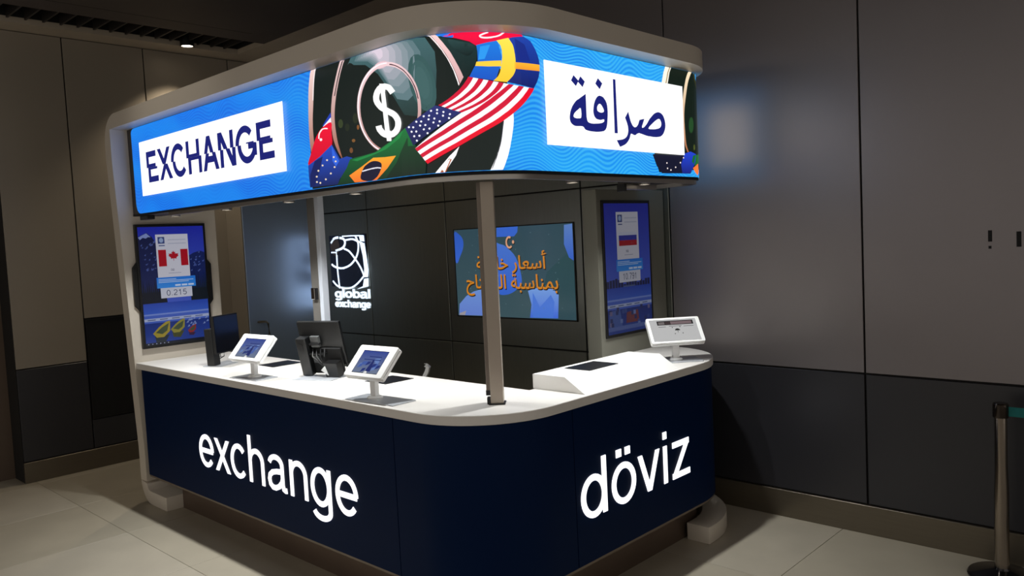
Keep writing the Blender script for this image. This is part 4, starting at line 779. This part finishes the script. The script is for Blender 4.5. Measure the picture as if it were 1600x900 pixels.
# the lit face with its wave pattern
SL = [s for s in SS if s >= 0.02]
rows = []
def corner_z(s):   # rounded lower and upper corner at the left end
    d = s-0.02; r = 0.075
    if d >= r: return 2.334, 2.997
    k = r-math.sqrt(max(0, r*r-(r-d)**2)); return 2.334+k, 2.997-k*0.4
SL = sorted(set(SL+[0.02+0.075*k/6 for k in range(7)]))
me = bpy.data.meshes.new('screen_face'); vv = []; uvs = []; ff = []
for s in SL:
    a, b = corner_z(s)
    for z in (a, b): vv.append(Vector(led_pt(s, z, 0))-worldloc(sign)); uvs.append((s, z))
for k in range(len(SL)-1): ff.append((2*k, 2*k+2, 2*k+3, 2*k+1))
me.from_pydata(vv, [], ff); ul = me.uv_layers.new(name='UVMap')
for l in me.loops: ul.data[l.index].uv = uvs[l.vertex_index]
me.materials.append(M_led)
o = bpy.data.objects.new('screen_face', me); COL.objects.link(o); o.parent = sign
def art(names, nm, base, extra=None):
    p = Print()
    for n, c, q, hs in ART:
        if n in names: p.add(c, [(q[i]/1000, q[i+1]/1000) for i in range(0, len(q), 2)], [[(h[i]/1000, h[i+1]/1000) for i in range(0, len(h), 2)] for h in hs])
    if extra: extra(p)
    return p.build(nm, P_led, sign, led_pt, CUTS, 5e-5, base)
def shades(p):
    p.add(((12, 104, 244), (10, 66, 214)), [(0.24, 2.38), (2.33, 2.38), (2.33, 2.47), (0.24, 2.47)])
    p.add(((12, 130, 248), (12, 74, 222)), [(4.2, 2.40), (5.1, 2.40), (5.1, 2.47), (4.2, 2.47)])
sh = Print(); shades(sh)
art(('coin',), 'coin_picture', 0.0015); art(('flags',), 'flag_ribbon_picture', 0.006); art(('far_coin',), 'second_coin_picture', 0.0015)
for cd in ((0.19, 2.282, 2.462, 2.872), (4.168, 5.484, 2.466, 2.892), (L3+0.20, L4+0.17, 2.466, 2.892)):  # last card is unseen, added only to glow onto the back wall
    cards = Print(); cards.rect((255, 255, 255), *cd); cards.build('white_card', P_card, sign, led_pt, CUTS, 5e-5, 0.013)
def sliced(p):
    'EXCHANGE, its upper half slid sideways along a cut'
    polys, adv, per = glyphs('EXCHANGE', 0.135)
    a = min(q[0] for f in polys for q in f); b = max(q[0] for f in polys for q in f); kx = (2.150-0.318)/(b-a); kz = 0.232/0.72
    def clip(f, sgn):
        h = lambda q: sgn*(q[1]-(0.345+0.03*(q[0]-a)/(b-a)))
        r = []
        for i in range(len(f)):
            p0, p1 = f[i], f[(i+1) % len(f)]; h0, h1 = h(p0), h(p1)
            if h0 >= 0: r.append(p0)
            if h0*h1 < 0: t = h0/(h0-h1); r.append((p0[0]+(p1[0]-p0[0])*t, p0[1]+(p1[1]-p0[1])*t))
        return r
    for f in polys:
        for sgn, dx in ((1, -0.012), (-1, 0.012)):
            r = clip(f, sgn)
            if len(r) > 2: p.add((20, 28, 110), [(0.318+(q[0]-a)*kx+dx, 2.554+q[1]*kz) for q in r])
wp = Print(); sliced(wp); wp.build('latin_word', P_led, sign, led_pt, (), 2e-6, 0.0145)
art(('word',), 'arabic_word', 0.0145)
# --- posts
p1 = thing('post', 'taupe square post standing on the round corner of the white worktop', 'post', (-2.895, 2.89, 1.15), 0)
R1 = Matrix.Translation((-2.895, 2.89, 0)) @ Matrix.Rotation(math.radians(40), 4, 'Z')
M_post = mk('post_taupe', (176, 164, 150), 0.42, 0.2, 0.04, 3)
g = G(); g.box(-0.033, 0.033, -0.02, 0.05, 1.156, 2.292, R1); obj('column', g, M_post, p1, 0.003)
g = G(); g.box(-0.042, 0.042, -0.03, 0.055, 1.1505, 1.156, R1); obj('foot_plate', g, M_dkgrey, p1)
g = G(); g.box(-0.058, -0.036, 0.03, 0.06, 1.215, 2.292, R1); obj('side_rail', g, mk('rail_taupe', (130, 120, 110), 0.4, 0.4), p1, 0.002)
g = G(); g.box(-0.060, -0.036, 0.028, 0.058, 1.19, 1.215, R1); g.box(-0.052, -0.034, -0.01, 0.03, 1.1505, 1.185, R1); obj('rail_shoe', g, M_black, p1)
p2 = thing('post', 'slim metal post with a painted lit side and a lock behind the middle monitor', 'post', (-4.75, 3.08, 1.15), 0)
g = G(); g.box(-4.815, -4.728, 3.05, 3.10, 1.1505, 2.999); obj('column', g, mk('post_grey', (120, 117, 112), 0.4, 0.3), p2, 0.002)
g = G(); g.box(-4.728, -4.685, 3.053, 3.10, 1.1505, 2.999); obj('painted_lit_side', g, mk('lit_side_white', (214, 220, 230), 0.3, 0.2), p2, 0.002)  # pale strip paints the light falling on the post's right side
g = G(); g.box(-4.805, -4.760, 3.034, 3.05, 1.645, 1.725); lk = obj('lock', g, M_chrome, p2, 0.004); g = G(); g.box(-4.762, -4.740, 3.036, 3.051, 1.645, 1.725); obj('latch', g, M_black, lk)
# --- downlights set under the LED cabinet
E_down = mk_emit('downlight_lens', (255, 248, 235), 6.0)
KL = ['small round downlight under the LED sign, the one nearest the left side panel', 'small round downlight under the LED sign above the left tablet', 'small round downlight under the LED sign above the middle monitor',
      'small round downlight under the LED sign above the tablet by the corner', 'small round downlight under the LED sign above the raised step', 'small round downlight under the LED sign nearest the right counter end']
for k, (x, y) in enumerate(KIOSK):
    r = thing('downlight', KL[k], 'lamp', (x, y, 2.28), 0, 'downlights under the LED sign')
    g = G(); g.lathe([(0.036, 2.317), (0.036, 2.286), (0.031, 2.286), (0.031, 2.309)], (x, y, 0), 16); obj('ring', g, M_alu, r, 0, True)
    g = G(); g.lathe([(0.030, 2.302), (0.030, 2.306)], (x, y, 0), 16); obj('lens', g, E_down, r)
# slot lamp
r = thing('slot_lamp_fitting', 'small lit cylinder downlight hanging in the ceiling slot', 'lamp', (-7.79, 3.70, CEIL))
g = G(); g.lathe([(0.065, 4.30), (0.065, 4.045), (0.055, 4.045), (0.055, 4.06)], (-7.79, 3.70, 0), 20); obj('housing', g, M_black, r, 0, True)
g = G(); g.lathe([(0.054, 4.052), (0.054, 4.056)], (-7.79, 3.70, 0), 20); obj('lens', g, E_lamp, r)
# small parts under the sign
g = G(); g.box(-6.50, -6.36, 2.60, 2.66, 2.285, 2.317); tag(obj('sign_bracket', g, M_black, None, 0.003), 'small black bracket under the left end of the LED sign', 'bracket')
r = thing('door_closer', 'grey bar shaped closer under the right end of the LED sign', 'closer', (-2.86, 4.2, 2.25))
g = G(); g.box(-2.89, -2.84, 4.03, 4.36, 2.262, 2.293); obj('body', g, M_alu, r, 0.003); g = G(); g.box(-2.892, -2.838, 4.005, 4.03, 2.25, 2.293); obj('end_cap', g, M_black, r)
# ---------------------------------------------------------------- lit emblem on the back wall
lg = thing('wall_emblem', 'lit white emblem of curved strokes above two words on steel wall', 'sign', (-7.32, YW, 1.7))
Yb = YW-0.002
g = G(); g.box(-7.70, -7.015, Yb-0.008, Yb, 1.555, 2.125); obj('halo_plate', g, mk('halo_navy', (16, 30, 66), 0.25), lg, 0.003)  # navy sheet paints the bluish halo of the lit strokes
g = G()
for kind, w, c in LOGO:
    P = [(c[i]/1000, c[i+1]/1000) for i in range(0, len(c), 2)]
    for q in (stroke_quads(P, w*0.0011*0.62) if kind == 's' else [P]): g.prism(q, lambda p, h: (p[0], Yb-h, p[1]), 0.008, 0.014)
obj('curved_strokes', g, E_logo, lg)
g = G(); g.prism(arcp(-7.585, 2.0, 0.085, 0.10, 0, 360, 24)[:-1], lambda p, h: (p[0], Yb-h, p[1]), 0.008, 0.014); obj('grey_disc', g, mk('emblem_grey', (92, 86, 90), 0.4), lg)
def word(txt, x0, x1, base, xh, nm):
    polys, adv, per = glyphs(txt, 0.13); a = min(p[0] for q in polys for p in q); b = max(p[0] for q in polys for p in q)
    for ch, qs in per:
        g = G()
        for q in qs: g.prism([(x0+(p[0]-a)*(x1-x0)/(b-a), base+p[1]*xh/0.523) for p in q], lambda p, h: (p[0], Yb-h, p[1]), 0.0, 0.008)
        obj('letter', g, E_logo, lg)
word('global', -7.655, -7.0, 1.43, 0.072, 'g'); word('exchange', -7.66, -7.0, 1.325, 0.060, 'e')

# ---------------------------------------------------------------- wall television
tvr = thing('television', 'wide wall television showing orange Arabic lines over blue shapes', 'television', (-4.87, YW, 1.29))
g = G(); g.box(-5.628, -4.163, 5.138, YW-0.0005, 1.281, 2.109); obj('case', g, M_black, tvr, 0.003)
p = Print(); p.rect(((54, 82, 94), (66, 92, 100)), -5.585, -4.152, 1.298, 2.100)
p.add(((50, 84, 88), (52, 82, 92)), [(-4.6, 1.298), (-4.152, 1.298), (-4.152, 1.9), (-4.45, 1.7)])
for col, c in TVART: p.add(tuple(tuple(x) for x in col) if isinstance(col[0], tuple) else col, [(min(-4.153, max(-5.584, c[i]/1000)), min(2.099, max(1.299, c[i+1]/1000))) for i in range(0, len(c), 2)])
for k in range(46):
    x, z = random.uniform(-5.5, -4.25), random.uniform(1.34, 2.05); p.add((110, 140, 150), arcp(x, z, 0.004, 0.004, 0, 300, 5))
for dx, dz, c in ((0.006, -0.008, (30, 20, 14)), (0, 0, (240, 176, 140))):
    p.stroke(c, arcp(-4.873+dx, 1.964+dz, 0.036, 0.046, 60, 315, 18), 0.018); p.add(c, arcp(-4.826+dx, 1.966+dz, 0.014, 0.016, 0, 324, 9))
o = p.build('screen', P_tv, tvr, lambda x, z, h: (x*1.005, 5.138-h, 2+(z-2)*1.005), (), 2e-5, 5e-4)
def font_print(txt, x0, x1, z0, z1, col, mat, par, fn, h, bold=0.0):
    'a line of joined letters from the built-in font, as flat print'
    cu = bpy.data.curves.new('line', 'FONT'); cu.body = txt; cu.offset = bold
    ob = bpy.data.objects.new('line', cu); COL.objects.link(ob)
    dg = bpy.context.evaluated_depsgraph_get(); me = bpy.data.meshes.new_from_object(ob.evaluated_get(dg))
    bpy.data.objects.remove(ob); bpy.data.curves.remove(cu)
    xs = [v.co.x for v in me.vertices]; ys = [v.co.y for v in me.vertices]
    if not xs: return None
    a, b, c, d = min(xs), max(xs), min(ys), max(ys); offv = worldloc(par)
    for v in me.vertices: v.co = Vector(fn(x0+(v.co.x-a)/(b-a)*(x1-x0), z0+(v.co.y-c)/(d-c)*(z1-z0), h))-offv
    at = me.color_attributes.new('Col', 'FLOAT_COLOR', 'POINT'); cc = lin(col)+(1,)
    for q in at.data: q.color = cc
    me.materials.clear(); me.materials.append(mat)
    o = bpy.data.objects.new('text_line', me); COL.objects.link(o); o.parent = par; return o
LN1 = '\ufe94\ufebb\ufe8e\ufea7 \ufead\ufe8e\ufecc\ufeb3\ufe83'; LN2 = '\ufea1\ufe8e\ufe98\ufe98\ufed3\ufe8e\ufedf\ufe8d \ufe94\ufe92\ufeb3\ufe8e\ufee8\ufee4\ufe91'
tvf = lambda x, z, h: (x*1.005, 5.138-h, 2+(z-2)*1.005)
for txt, x0, x1, z0, z1 in ((LN1, -5.30, -4.44, 1.69, 1.885), (LN2, -5.45, -4.33, 1.485, 1.685)):
    font_print(txt, x0+0.008, x1+0.008, z0-0.010, z1-0.010, (46, 30, 16), P_tv, tvr, tvf, 0.0030, 0.012)
    font_print(txt, x0, x1, z0, z1, (226, 142, 40), P_tv, tvr, tvf, 0.0036, 0.012)

# ---------------------------------------------------------------- the two rate displays
def rate_display(label, fn, mat, leaf, rate, seed):
    'fn(u, v, h): u 0..1 to the right, v 0..1 upward, h off the wall'
    c = fn(0.5, 0, 0); r = thing('rate_display', label, 'display', c)
    g = G(); g.prism([(0, 0), (1, 0), (1, 1), (0, 1)], lambda p, h: fn(p[0], p[1], h), 0.001, 0.030); obj('case', g, M_black, r, 0.002, seg=1)
    if leaf:
        for sgn in (0, 1):
            m = (lambda u: u) if not sgn else (lambda u: 1-u)
            g = G(); g.prism([(m(0.0), .70), (m(-.06), .655), (m(-.06), .35), (m(0.0), .305)], lambda p, h: fn(p[0], p[1], h), 0.001, 0.022); obj('side_speaker', g, M_black, r, 0.002, seg=1)
    R_ = random.Random(seed); p = Print()
    u0, u1, v0, v1 = .035, .965, .022, .978
    p.rect(((30, 40, 168), (70, 96, 205)), u0, u1, .30, v1)
    if leaf:
        p.add(((16, 24, 66), (20, 34, 92)), [(u0, .36), (u0, .90), (.09, .915), (.15, .93), (.22, .90), (.26, .86), (.34, .74), (.34, .36)])
        p.add((130, 146, 205), [(u0, .895), (.09, .912), (.15, .928), (.21, .895), (.17, .897), (.14, .885), (.10, .893), (.06, .875)])
        for k in range(26):
            x, y = R_.uniform(.05, .26), R_.uniform(.62, .86); p.add((74, 92, 158), [(x, y), (x+R_.uniform(.015, .05), y+R_.uniform(.004, .016)), (x+.02, y-.006)])
        p.add((20, 34, 92), [(.72, .36), (.72, .73), (.80, .755), (.90, .77), (u1, .755), (u1, .36)])
        for k in range(18):
            x, y = R_.uniform(.74, .93), R_.uniform(.60, .765); p.add((84, 104, 176), [(x, y), (x+.03, y+.008), (x+.015, y-.008)])
        for k in range(12):
            x = u0+.03*k*.9; p.add((8, 16, 34), [(x, .36), (x+.02, .50+R_.uniform(0, .08)), (x+.045, .36)])
        for k in range(9):
            x = .73+.026*k; p.add((12, 28, 38), [(x, .36), (x+.015, .56+R_.uniform(0, .06)), (x+.035, .36)])
        p.rect((8, 16, 34), u0, .35, .36, .45); p.rect((10, 22, 34), .72, u1, .36, .46)
    else:
        for k in range(16):
            x = u0+.057*k; p.rect((22, 30, 80), x, x+.05, .34, .38+R_.uniform(0, .05))
        p.rect((14, 22, 50), u0, u1, .30, .36); p.rect((80, 96, 140), .38, .62, .33, .37)
    # lower part: lake, bands and pictures
    p.rect(((38, 70, 178), (56, 96, 205)), u0, u1, .27, .36)
    p.rect(((20, 40, 118), (36, 66, 158)), u0, u1, v0, .27)
    p.rect((120, 144, 220), u0, u1, .262, .275); p.rect((70, 100, 200), u0, u1, .20, .262); p.rect((172, 184, 222), u0, u1, .215, .238)
    for k in range(5): p.rect((90, 104, 150), .08+.17*k, .08+.17*k+.11, .222, .230)
    if leaf:
        def boat(x, y, s, c, d):
            p.add(d, [(x-.11*s, y-.012), (x-.09*s, y-.075*s), (x+.03*s, y-.085*s), (x+.10*s, y-.02)])
            p.add(c, [(x-.13*s, y), (x-.04*s, y+.05*s), (x+.06*s, y+.088*s), (x+.12*s, y+.095*s), (x+.11*s, y+.01*s), (x+.02*s, y-.035*s), (x-.08*s, y-.035*s)])
            p.add((70, 84, 60), [(x-.09*s, y+.005), (x+.0*s, y+.045*s), (x+.10*s, y+.075*s), (x+.07*s, y+.015*s), (x+.0*s, y-.01*s)])
        boat(.27, .115, 1.0, (168, 150, 52), (40, 50, 60)); boat(.50, .135, .85, (150, 142, 58), (70, 74, 40)); boat(.70, .11, .5, (150, 40, 44), (60, 30, 60))
        for k in range(16):
            x, y = R_.uniform(.58, .92), R_.uniform(.14, .205); p.add((130, 150, 205), [(x, y), (x+.03, y+.02), (x+.04, y+.004)])
        p.rect((14, 20, 40), u0, u1, v0, .042)
        for k in range(6): p.add((160, 170, 200), arcp(.07+.055*k, .032, .008, .005, 0, 315, 7))
    else:
        p.add((70, 96, 170), [(.06, .05), (.06, .19), (.28, .20), (.33, .06)]); p.add((120, 60, 70), [(.40, .09), (.42, .17), (.66, .18), (.68, .09)])
        for k in range(20):
            x, y = R_.uniform(.06, .9), R_.uniform(.05, .19); p.rect(R_.choice(((110, 130, 190), (40, 50, 110), (120, 110, 150), (60, 80, 150))), x, x+.05, y, y+.03)
        p.rect((90, 110, 180), u0, u1, .045, .075)
    # white card with flag
    p.rect(((205, 206, 222), (212, 212, 226)), .27, .73, .555, .915)
    p.rect((60, 74, 130), .30, .395, .84, .895); p.add((150, 170, 210), arcp(.348, .868, .03, .02, 0, 330, 11)); p.rect((70, 84, 140), .31, .395, .82, .828)
    for k in range(2): p.rect((176, 180, 200), .44, .70, .866-.03*k, .873-.03*k)
    if leaf:
        p.rect((176, 12, 34), .295, .405, .655, .79); p.rect((176, 12, 34), .61, .715, .655, .79)
        L = [(0, 1), (.13, .74), (.32, .84), (.25, .45), (.44, .62), (.52, .50), (.84, .58), (.72, .33), (.86, .22), (.46, -.10), (.50, -.28), (.05, -.22), (.03, -.62)]
        p.add((178, 14, 36), [(.508+a*.085, .728+b*.052) for a, b in L]+[(.508-a*.085, .728+b*.052) for a, b in L[::-1]])
        p.text((50, 54, 90), 'CAD', .455, .615, .018, 0.95*1.05, 0.12)
    else:
        p.rect((200, 204, 226), .315, .69, .735, .765); p.rect((46, 52, 160), .315, .69, .705, .742); p.rect((168, 24, 40), .315, .69, .665, .705)
        p.text((50, 54, 90), 'RUB', .455, .615, .018, 1.0, 0.12)
    p.rect((150, 154, 180), .42, .60, .595, .599)
    p.rect(((36, 120, 226), (54, 146, 240)), .245, .80, .478, .565)
    for k, (a, b) in enumerate(((.27, .52), (.27, .77), (.27, .70))): p.rect((190, 214, 250), a, b, .546-.012*k, .551-.012*k)
    for k in range(3): p.rect((210, 226, 255), .50+.095*k, .58+.095*k, .488, .502)
    p.rect(((204, 208, 226), (210, 212, 228)), .29, .74, .395, .478)
    wid = glyphs(rate)[1]; hh = .046; sx = .62*.94/ (wid/.72*hh/.36) if False else (.30 if leaf else .30)/(wid/0.72*hh)
    p.text((40, 46, 86), rate, .365, .414, hh, sx, 0.076)
    p.build('screen', mat, r, fn, (), 1.5e-5, 0.0304)
    return r
rate_display('black portrait display on left side panel showing red maple leaf flag and 0.215', lambda u, v, h: (XI+h, 2.575+0.58*u, 1.254+1.0*v), P_disp, True, '0.215', 3)
rate_display('dim portrait display on right display wall showing tricolour flag and 10.791', lambda u, v, h: (-3.30+h*0.4, 4.945-0.575*(1-u)+0.0, 1.28+0.945*v), P_disp2, False, '10.791', 5)

# ---------------------------------------------------------------- counter tablets
def tablet(label, loc, rz, tilt, hc, w, bw, bd, boff, kind):
    r = thing('tablet_stand', label, 'tablet', loc, 0, 'white tablet stands on the counter')
    L = Vector(loc)
    def put(nm, g, m, par=r, bev=0.0, sm=False): return obj(nm, g, m, par, bev, sm)
    def at(g):  # local coordinates to world
        g.v = [tuple(L+Vector(v)) for v in g.v]; return g
    g = G(); g.box(-bw/2+boff, bw/2+boff, -bd/2, bd/2, 0.0006, 0.006); put('foot_plate', at(g), M_basesteel, r, 0.001)
    g = G(); g.lathe([(0.045, 0.006), (0.045, 0.012), (0.034, 0.020)], (0, 0.01, 0), 20); put('collar', at(g), M_tabwhite, r, 0, True)
    g = G(); g.prism([(-0.021, 0.018), (0.021, 0.018), (0.024, hc-0.028), (-0.024, hc-0.028)], lambda p, h: (p[0], h, p[1]), -0.004, 0.026); put('stem', at(g), M_tabwhite, r, 0.003)
    ct, st = math.cos(tilt), math.sin(tilt); H = 0.206
    V = Vector((0, st, ct)); N_ = Vector((0, -ct, st)); Cc = Vector((0, -0.005, hc))
    fn = lambda a, b, h: tuple(L+Cc+Vector((1, 0, 0))*a+V*b+N_*h)
    rr = 0.012
    def rrect(x0, x1, y0, y1, q): return arcp(x1-q, y1-q, q, q, 0, 90, 4)+arcp(x0+q, y1-q, q, q, 90, 180, 4)+arcp(x0+q, y0+q, q, q, 180, 270, 4)+arcp(x1-q, y0+q, q, q, 270, 360, 4)
    g = G(); g.prism(rrect(-w/2, w/2, -H/2, H/2, rr), lambda p, h: fn(p[0], p[1], h), -0.016, 0.0); put('enclosure', g, M_tabwhite, r, 0.002)
    g = G(); g.prism(rrect(-w/2+.003, w/2-.003, -H/2+.003, H/2-.003, rr), lambda p, h: fn(p[0], p[1], h), -0.019, -0.016); put('side_seam', g, mk('seam_grey', (150, 150, 148), 0.5), r)
    g = G(); g.prism(rrect(-w/2, w/2, -H/2, H/2, rr), lambda p, h: fn(p[0], p[1], h), -0.036, -0.019); put('back_shell', g, M_tabwhite, r, 0.002)
    X = lambda u: -w/2+u*w
    Z = lambda v: -H/2+v*H
    p = Print()
    if kind == 'blue':
        x0, x1, z0, z1 = X(.185), X(.835), Z(.125), Z(.82)
        p.rect((10, 12, 18), x0-.003, x1+.003, z0-.003, z1+.003)
        p.rect(((44, 70, 160), (120, 134, 160)), x0, x1, z0, z1)
        for k in range(14):
            a = x0+(x1-x0)*random.random()*.85; b = z0+(z1-z0)*random.random()*.5
            p.add(random.choice(((30, 50, 128), (110, 140, 205), (70, 100, 180))), [(a, b), (a+.03, b+.012), (a+.034, b+.03), (a+.008, b+.026)])
        xm = x0+(x1-x0)*.55
        p.add((22, 40, 116), [(xm-.012, z0+.01), (xm+.03, z0+.01), (xm+.018, z0+.085), (xm+.004, z0+.085)])
        for k, (a, b) in enumerate(((.35, .85), (.2, .88))): p.rect((26, 52, 128), x0+(x1-x0)*a, x0+(x1-x0)*b, z0+(z1-z0)*(.72-.14*k), z0+(z1-z0)*(.76-.14*k))
        p.add((250, 250, 250), arcp(X(.53), z0-.002, .014, .014, 0, 180, 10))
        p.build('screen', P_tab, r, fn, (), 2e-5, 3e-4)
    else:
        p.rect((206, 206, 206), X(.05), X(.93), Z(.06), Z(.93))
        p.rect((22, 20, 22), X(.19), X(.87), Z(.70), Z(.87))
        p.rect((120, 112, 112), X(.215), X(.33), Z(.725), Z(.83)); p.rect((60, 46, 48), X(.34), X(.44), Z(.72), Z(.83)); p.rect((128, 108, 112), X(.445), X(.84), Z(.725), Z(.84))
        for a, b, c in ((.20, .34, .62), (.40, .64, .64), (.67, .86, .62)): p.rect((120, 120, 122), X(a), X(b), Z(c), Z(c+.022))
        cx, cz = X(.54), Z(.47)
        p.add((18, 18, 20), arcp(cx, cz, .017, .016, 0, 180, 14)); p.rect((18, 18, 20), cx-.0015, cx+.0015, cz-.018, cz)
        for a, b in ((-.03, .026), (.022, .03), (-.022, -.026), (.03, -.024)): p.add((70, 70, 72), arcp(cx+a, cz+b, .004, .004, 0, 315, 7))
        p.build('screen', P_tab, r, fn, (), 2e-5, 3e-4)
    r.rotation_euler = (0, 0, rz)
    return r
tablet('white tilted tablet stand with blue screen between the two monitors', (-4.954, 2.645, 1.15), math.radians(4), math.radians(42), 0.208, 0.355, 0.31, 0.165, 0.005, 'blue')
tablet('white tilted tablet stand with blue screen nearest the corner post', (-3.59, 2.62, 1.15), math.radians(3), math.radians(43.5), 0.214, 0.318, 0.40, 0.165, 0.055, 'blue')
tablet('white tilted tablet stand with umbrella icon at the right counter end', (-2.814, 4.475, 1.15), math.radians(49), math.radians(45), 0.204, 0.355, 0.31, 0.19, 0.0, 'paper')

# ---------------------------------------------------------------- monitors
def monitor(label, loc, rz, tilt, w, h, zc, colx, back_detail):
    'screen faces local -Y'
    r = thing('desk_monitor', label, 'monitor', loc); L = Vector(loc)
    ct, st = math.cos(tilt), math.sin(tilt); V = Vector((0, st, ct)); N_ = Vector((0, -ct, st)); Cc = Vector((0, 0, zc))
    fn = lambda a, b, q: tuple(L+Cc+Vector((1, 0, 0))*a+V*b+N_*q)
    def P(nm, pts, q0, q1, m, par=r, bev=0.002):
        g = G(); g.prism(pts, lambda p, k: fn(p[0], p[1], k), q0, q1); return obj(nm, g, m, par, bev, seg=1)
    R4 = lambda a, b, c, d: [(a, c), (b, c), (b, d), (a, d)]
    P('panel', R4(-w/2, w/2, -h/2, h/2), -0.012, 0.012, M_black if not back_detail else M_dkgrey)
    P('screen', R4(-w/2+.008, w/2-.008, -h/2+.01, h/2-.008), 0.012, 0.0135, mk('screen_glass', (6, 9, 20), 0.12), r, 0)
    bot = -zc/ct+0.006+0.08*abs(math.tan(tilt))
    col = P('stand_column', R4(colx-.038, colx+.038, bot, h*.18), -0.075, -0.012, M_dkgrey, r, 0.003)
    P('column_slot', R4(colx-.012, colx+.016, -.03, .02), -0.077, -0.075, M_black, col, 0)
    side = -1 if colx > 0 else 1
    a, b = sorted((colx+side*.038, colx+side*.26))
    if back_detail:
        P('cable_bay', R4(a, b, bot, -.03), -0.030, -0.012, M_blackmatt)
        P('bay_shelf', R4(a+.10, b, -.065, -.055), -0.06, -0.03, M_black); P('bay_shelf', R4(a+.14, b, .0, .01), -0.05, -0.012, M_black)
        P('port_block', R4(b-.075, b-.01, -.02, .055), -0.035, -0.012, mk('port_grey', (92, 94, 94), .5))
        P('port_block', R4(b-.06, b-.012, -.125, -.075), -0.045, -0.030, mk('port_dark', (60, 62, 62), .5))
        P('power_brick', R4(a, a+.10, bot, -.105), -0.10, -0.035, M_black)
        g = G(); g.prism([(a+.075, bot+.02), (a+.125, bot+.055), (a+.09, bot+.085)], lambda p, k: fn(p[0], p[1], k), -0.105, -0.085); obj('plug', g, M_tabwhite, r, 0.001)
        for k in range(4):
            x0 = b-.02-.03*k; x1 = a+.03+.02*k
            g = G(); g.tube([fn(x0, -.03, -.035), fn(x0-.01, -.07, -.07), fn((x0+x1)/2, -.125, -.085), fn(x1, bot+.05, -.075), fn(x1, bot+.015, -.06)], 0.005, 8); obj('cable', g, M_black, r, 0, True)
    else:
        for k in range(2):
            g = G(); g.tube([fn(colx+.05+.05*k, -h/2+.005, -.02), fn(colx+.07+.04*k, -h/2-.03, -.03), fn(colx+.04, bot+.055-.02*k, -.035)], 0.004, 8); obj('cable', g, M_black, r, 0, True)
    g = G(); g.box(L.x-.15, L.x+.15, L.y-.035, L.y+.15, L.z+.0006, L.z+.005) if back_detail else g.box(L.x-.16, L.x+.12, L.y-.06, L.y+.10, L.z+.0006, L.z+.005)
    obj('foot_plate', g, M_basesteel, r, 0.001, seg=1)
    r.rotation_euler = (0, 0, rz)
monitor('black monitor at left end of the counter with its dark screen showing', (-5.785, 2.885, 1.15), math.radians(116.7), math.radians(2.5), 0.295, 0.285, 0.234, -0.115, False)
monitor('dark grey monitor in the middle seen from behind with cables', (-4.52, 2.919, 1.15), math.radians(201.7), math.radians(14.7), 0.326, 0.301, 0.226, 0.118, True)

# ---------------------------------------------------------------- stools behind the counter
def stool(label, x, y, top, rz):
    r = thing('counter_stool', label, 'stool', (x, y, 0)); L = Vector((x, y, 0))
    def at(g): g.v = [tuple(L+Vector(v)) for v in g.v]; return g
    sh_ = top-0.36
    g = G(); g.lathe([(0.25, 0), (0.25, 0.015), (0.06, 0.04)], (0, 0, 0), 24); obj('foot', at(g), M_chrome, r, 0, True)
    g = G(); g.lathe([(0.028, 0.03), (0.028, sh_-0.03)], (0, 0, 0), 14); obj('column', at(g), M_chrome, r, 0, True)
    g = G(); g.lathe([(0.05, sh_-0.05), (0.18, sh_-0.035), (0.205, sh_), (0.19, sh_+0.03), (0.05, sh_+0.04)], (0, 0, 0), 24); obj('seat', at(g), M_dkgrey, r, 0, True)
    prof = [(0.17, sh_-0.01), (0.185, sh_+0.06), (0.175, sh_+0.16), (0.19, sh_+0.25), (0.225, top-0.05), (0.235, top-0.015), (0.218, top)]
    rows = []
    for q in prof:
        rows.append([(math.sin(a)*q[0]*0.9, q[0]*math.cos(a)*1.0, q[1]) for a in [math.radians(-20+40*k/10) for k in range(11)]])
    inn = [[(p[0]*0.92, p[1]-0.02, p[2]) for p in row] for row in rows]
    g = G(); g.grid(rows); g.grid(inn); g.grid([rows[0], inn[0]]); g.grid([rows[-1], inn[-1]]); g.grid([[r_[0] for r_ in rows], [r_[0] for r_ in inn]]); g.grid([[r_[-1] for r_ in rows], [r_[-1] for r_ in inn]])
    obj('backrest', at(g), M_gcloth, r, 0, True)
    r.rotation_euler = (0, 0, rz)
stool('counter stool with pale curved backrest top showing right of the corner tablet', -4.62, 3.61, 1.105, math.radians(-40))

# ---------------------------------------------------------------- queue posts
def stanchion(label, x, y):
    r = thing('queue_post', label, 'barrier', (x, y, 0)); c = (x, y, 0)
    g = G(); g.lathe([(0.17, 0), (0.172, 0.012), (0.165, 0.022), (0.10, 0.038), (0.045, 0.05), (0.04, 0.06)], c, 36); obj('base', g, mk('post_base', (70, 68, 70), 0.12, 0.9), r, 0, True)
    g = G(); g.lathe([(0.036, 0.06), (0.036, 0.50), (0.031, 0.62), (0.031, 0.90)], c, 24); obj('pole', g, mk('post_pole', (150, 140, 128), 0.16, 0.95), r, 0, True)
    g = G(); g.lathe([(0.037, 0.895), (0.039, 0.90), (0.039, 0.968), (0.034, 0.975)], c, 24); obj('head', g, mk('post_head', (70, 62, 56), 0.12, 0.8), r, 0, True)
    return r
s1 = stanchion('chrome queue barrier post at the right picture edge by the wall', -1.065, 4.93)
g = G(); g.box(-1.028, -0.10, 4.928, 4.932, 0.905, 0.957); tag(obj('barrier_belt', g, M_belt), 'teal retractable belt stretched from the queue post out of the picture', 'belt')
stanchion('second chrome queue barrier post beyond the right picture edge', -0.06, 4.93)
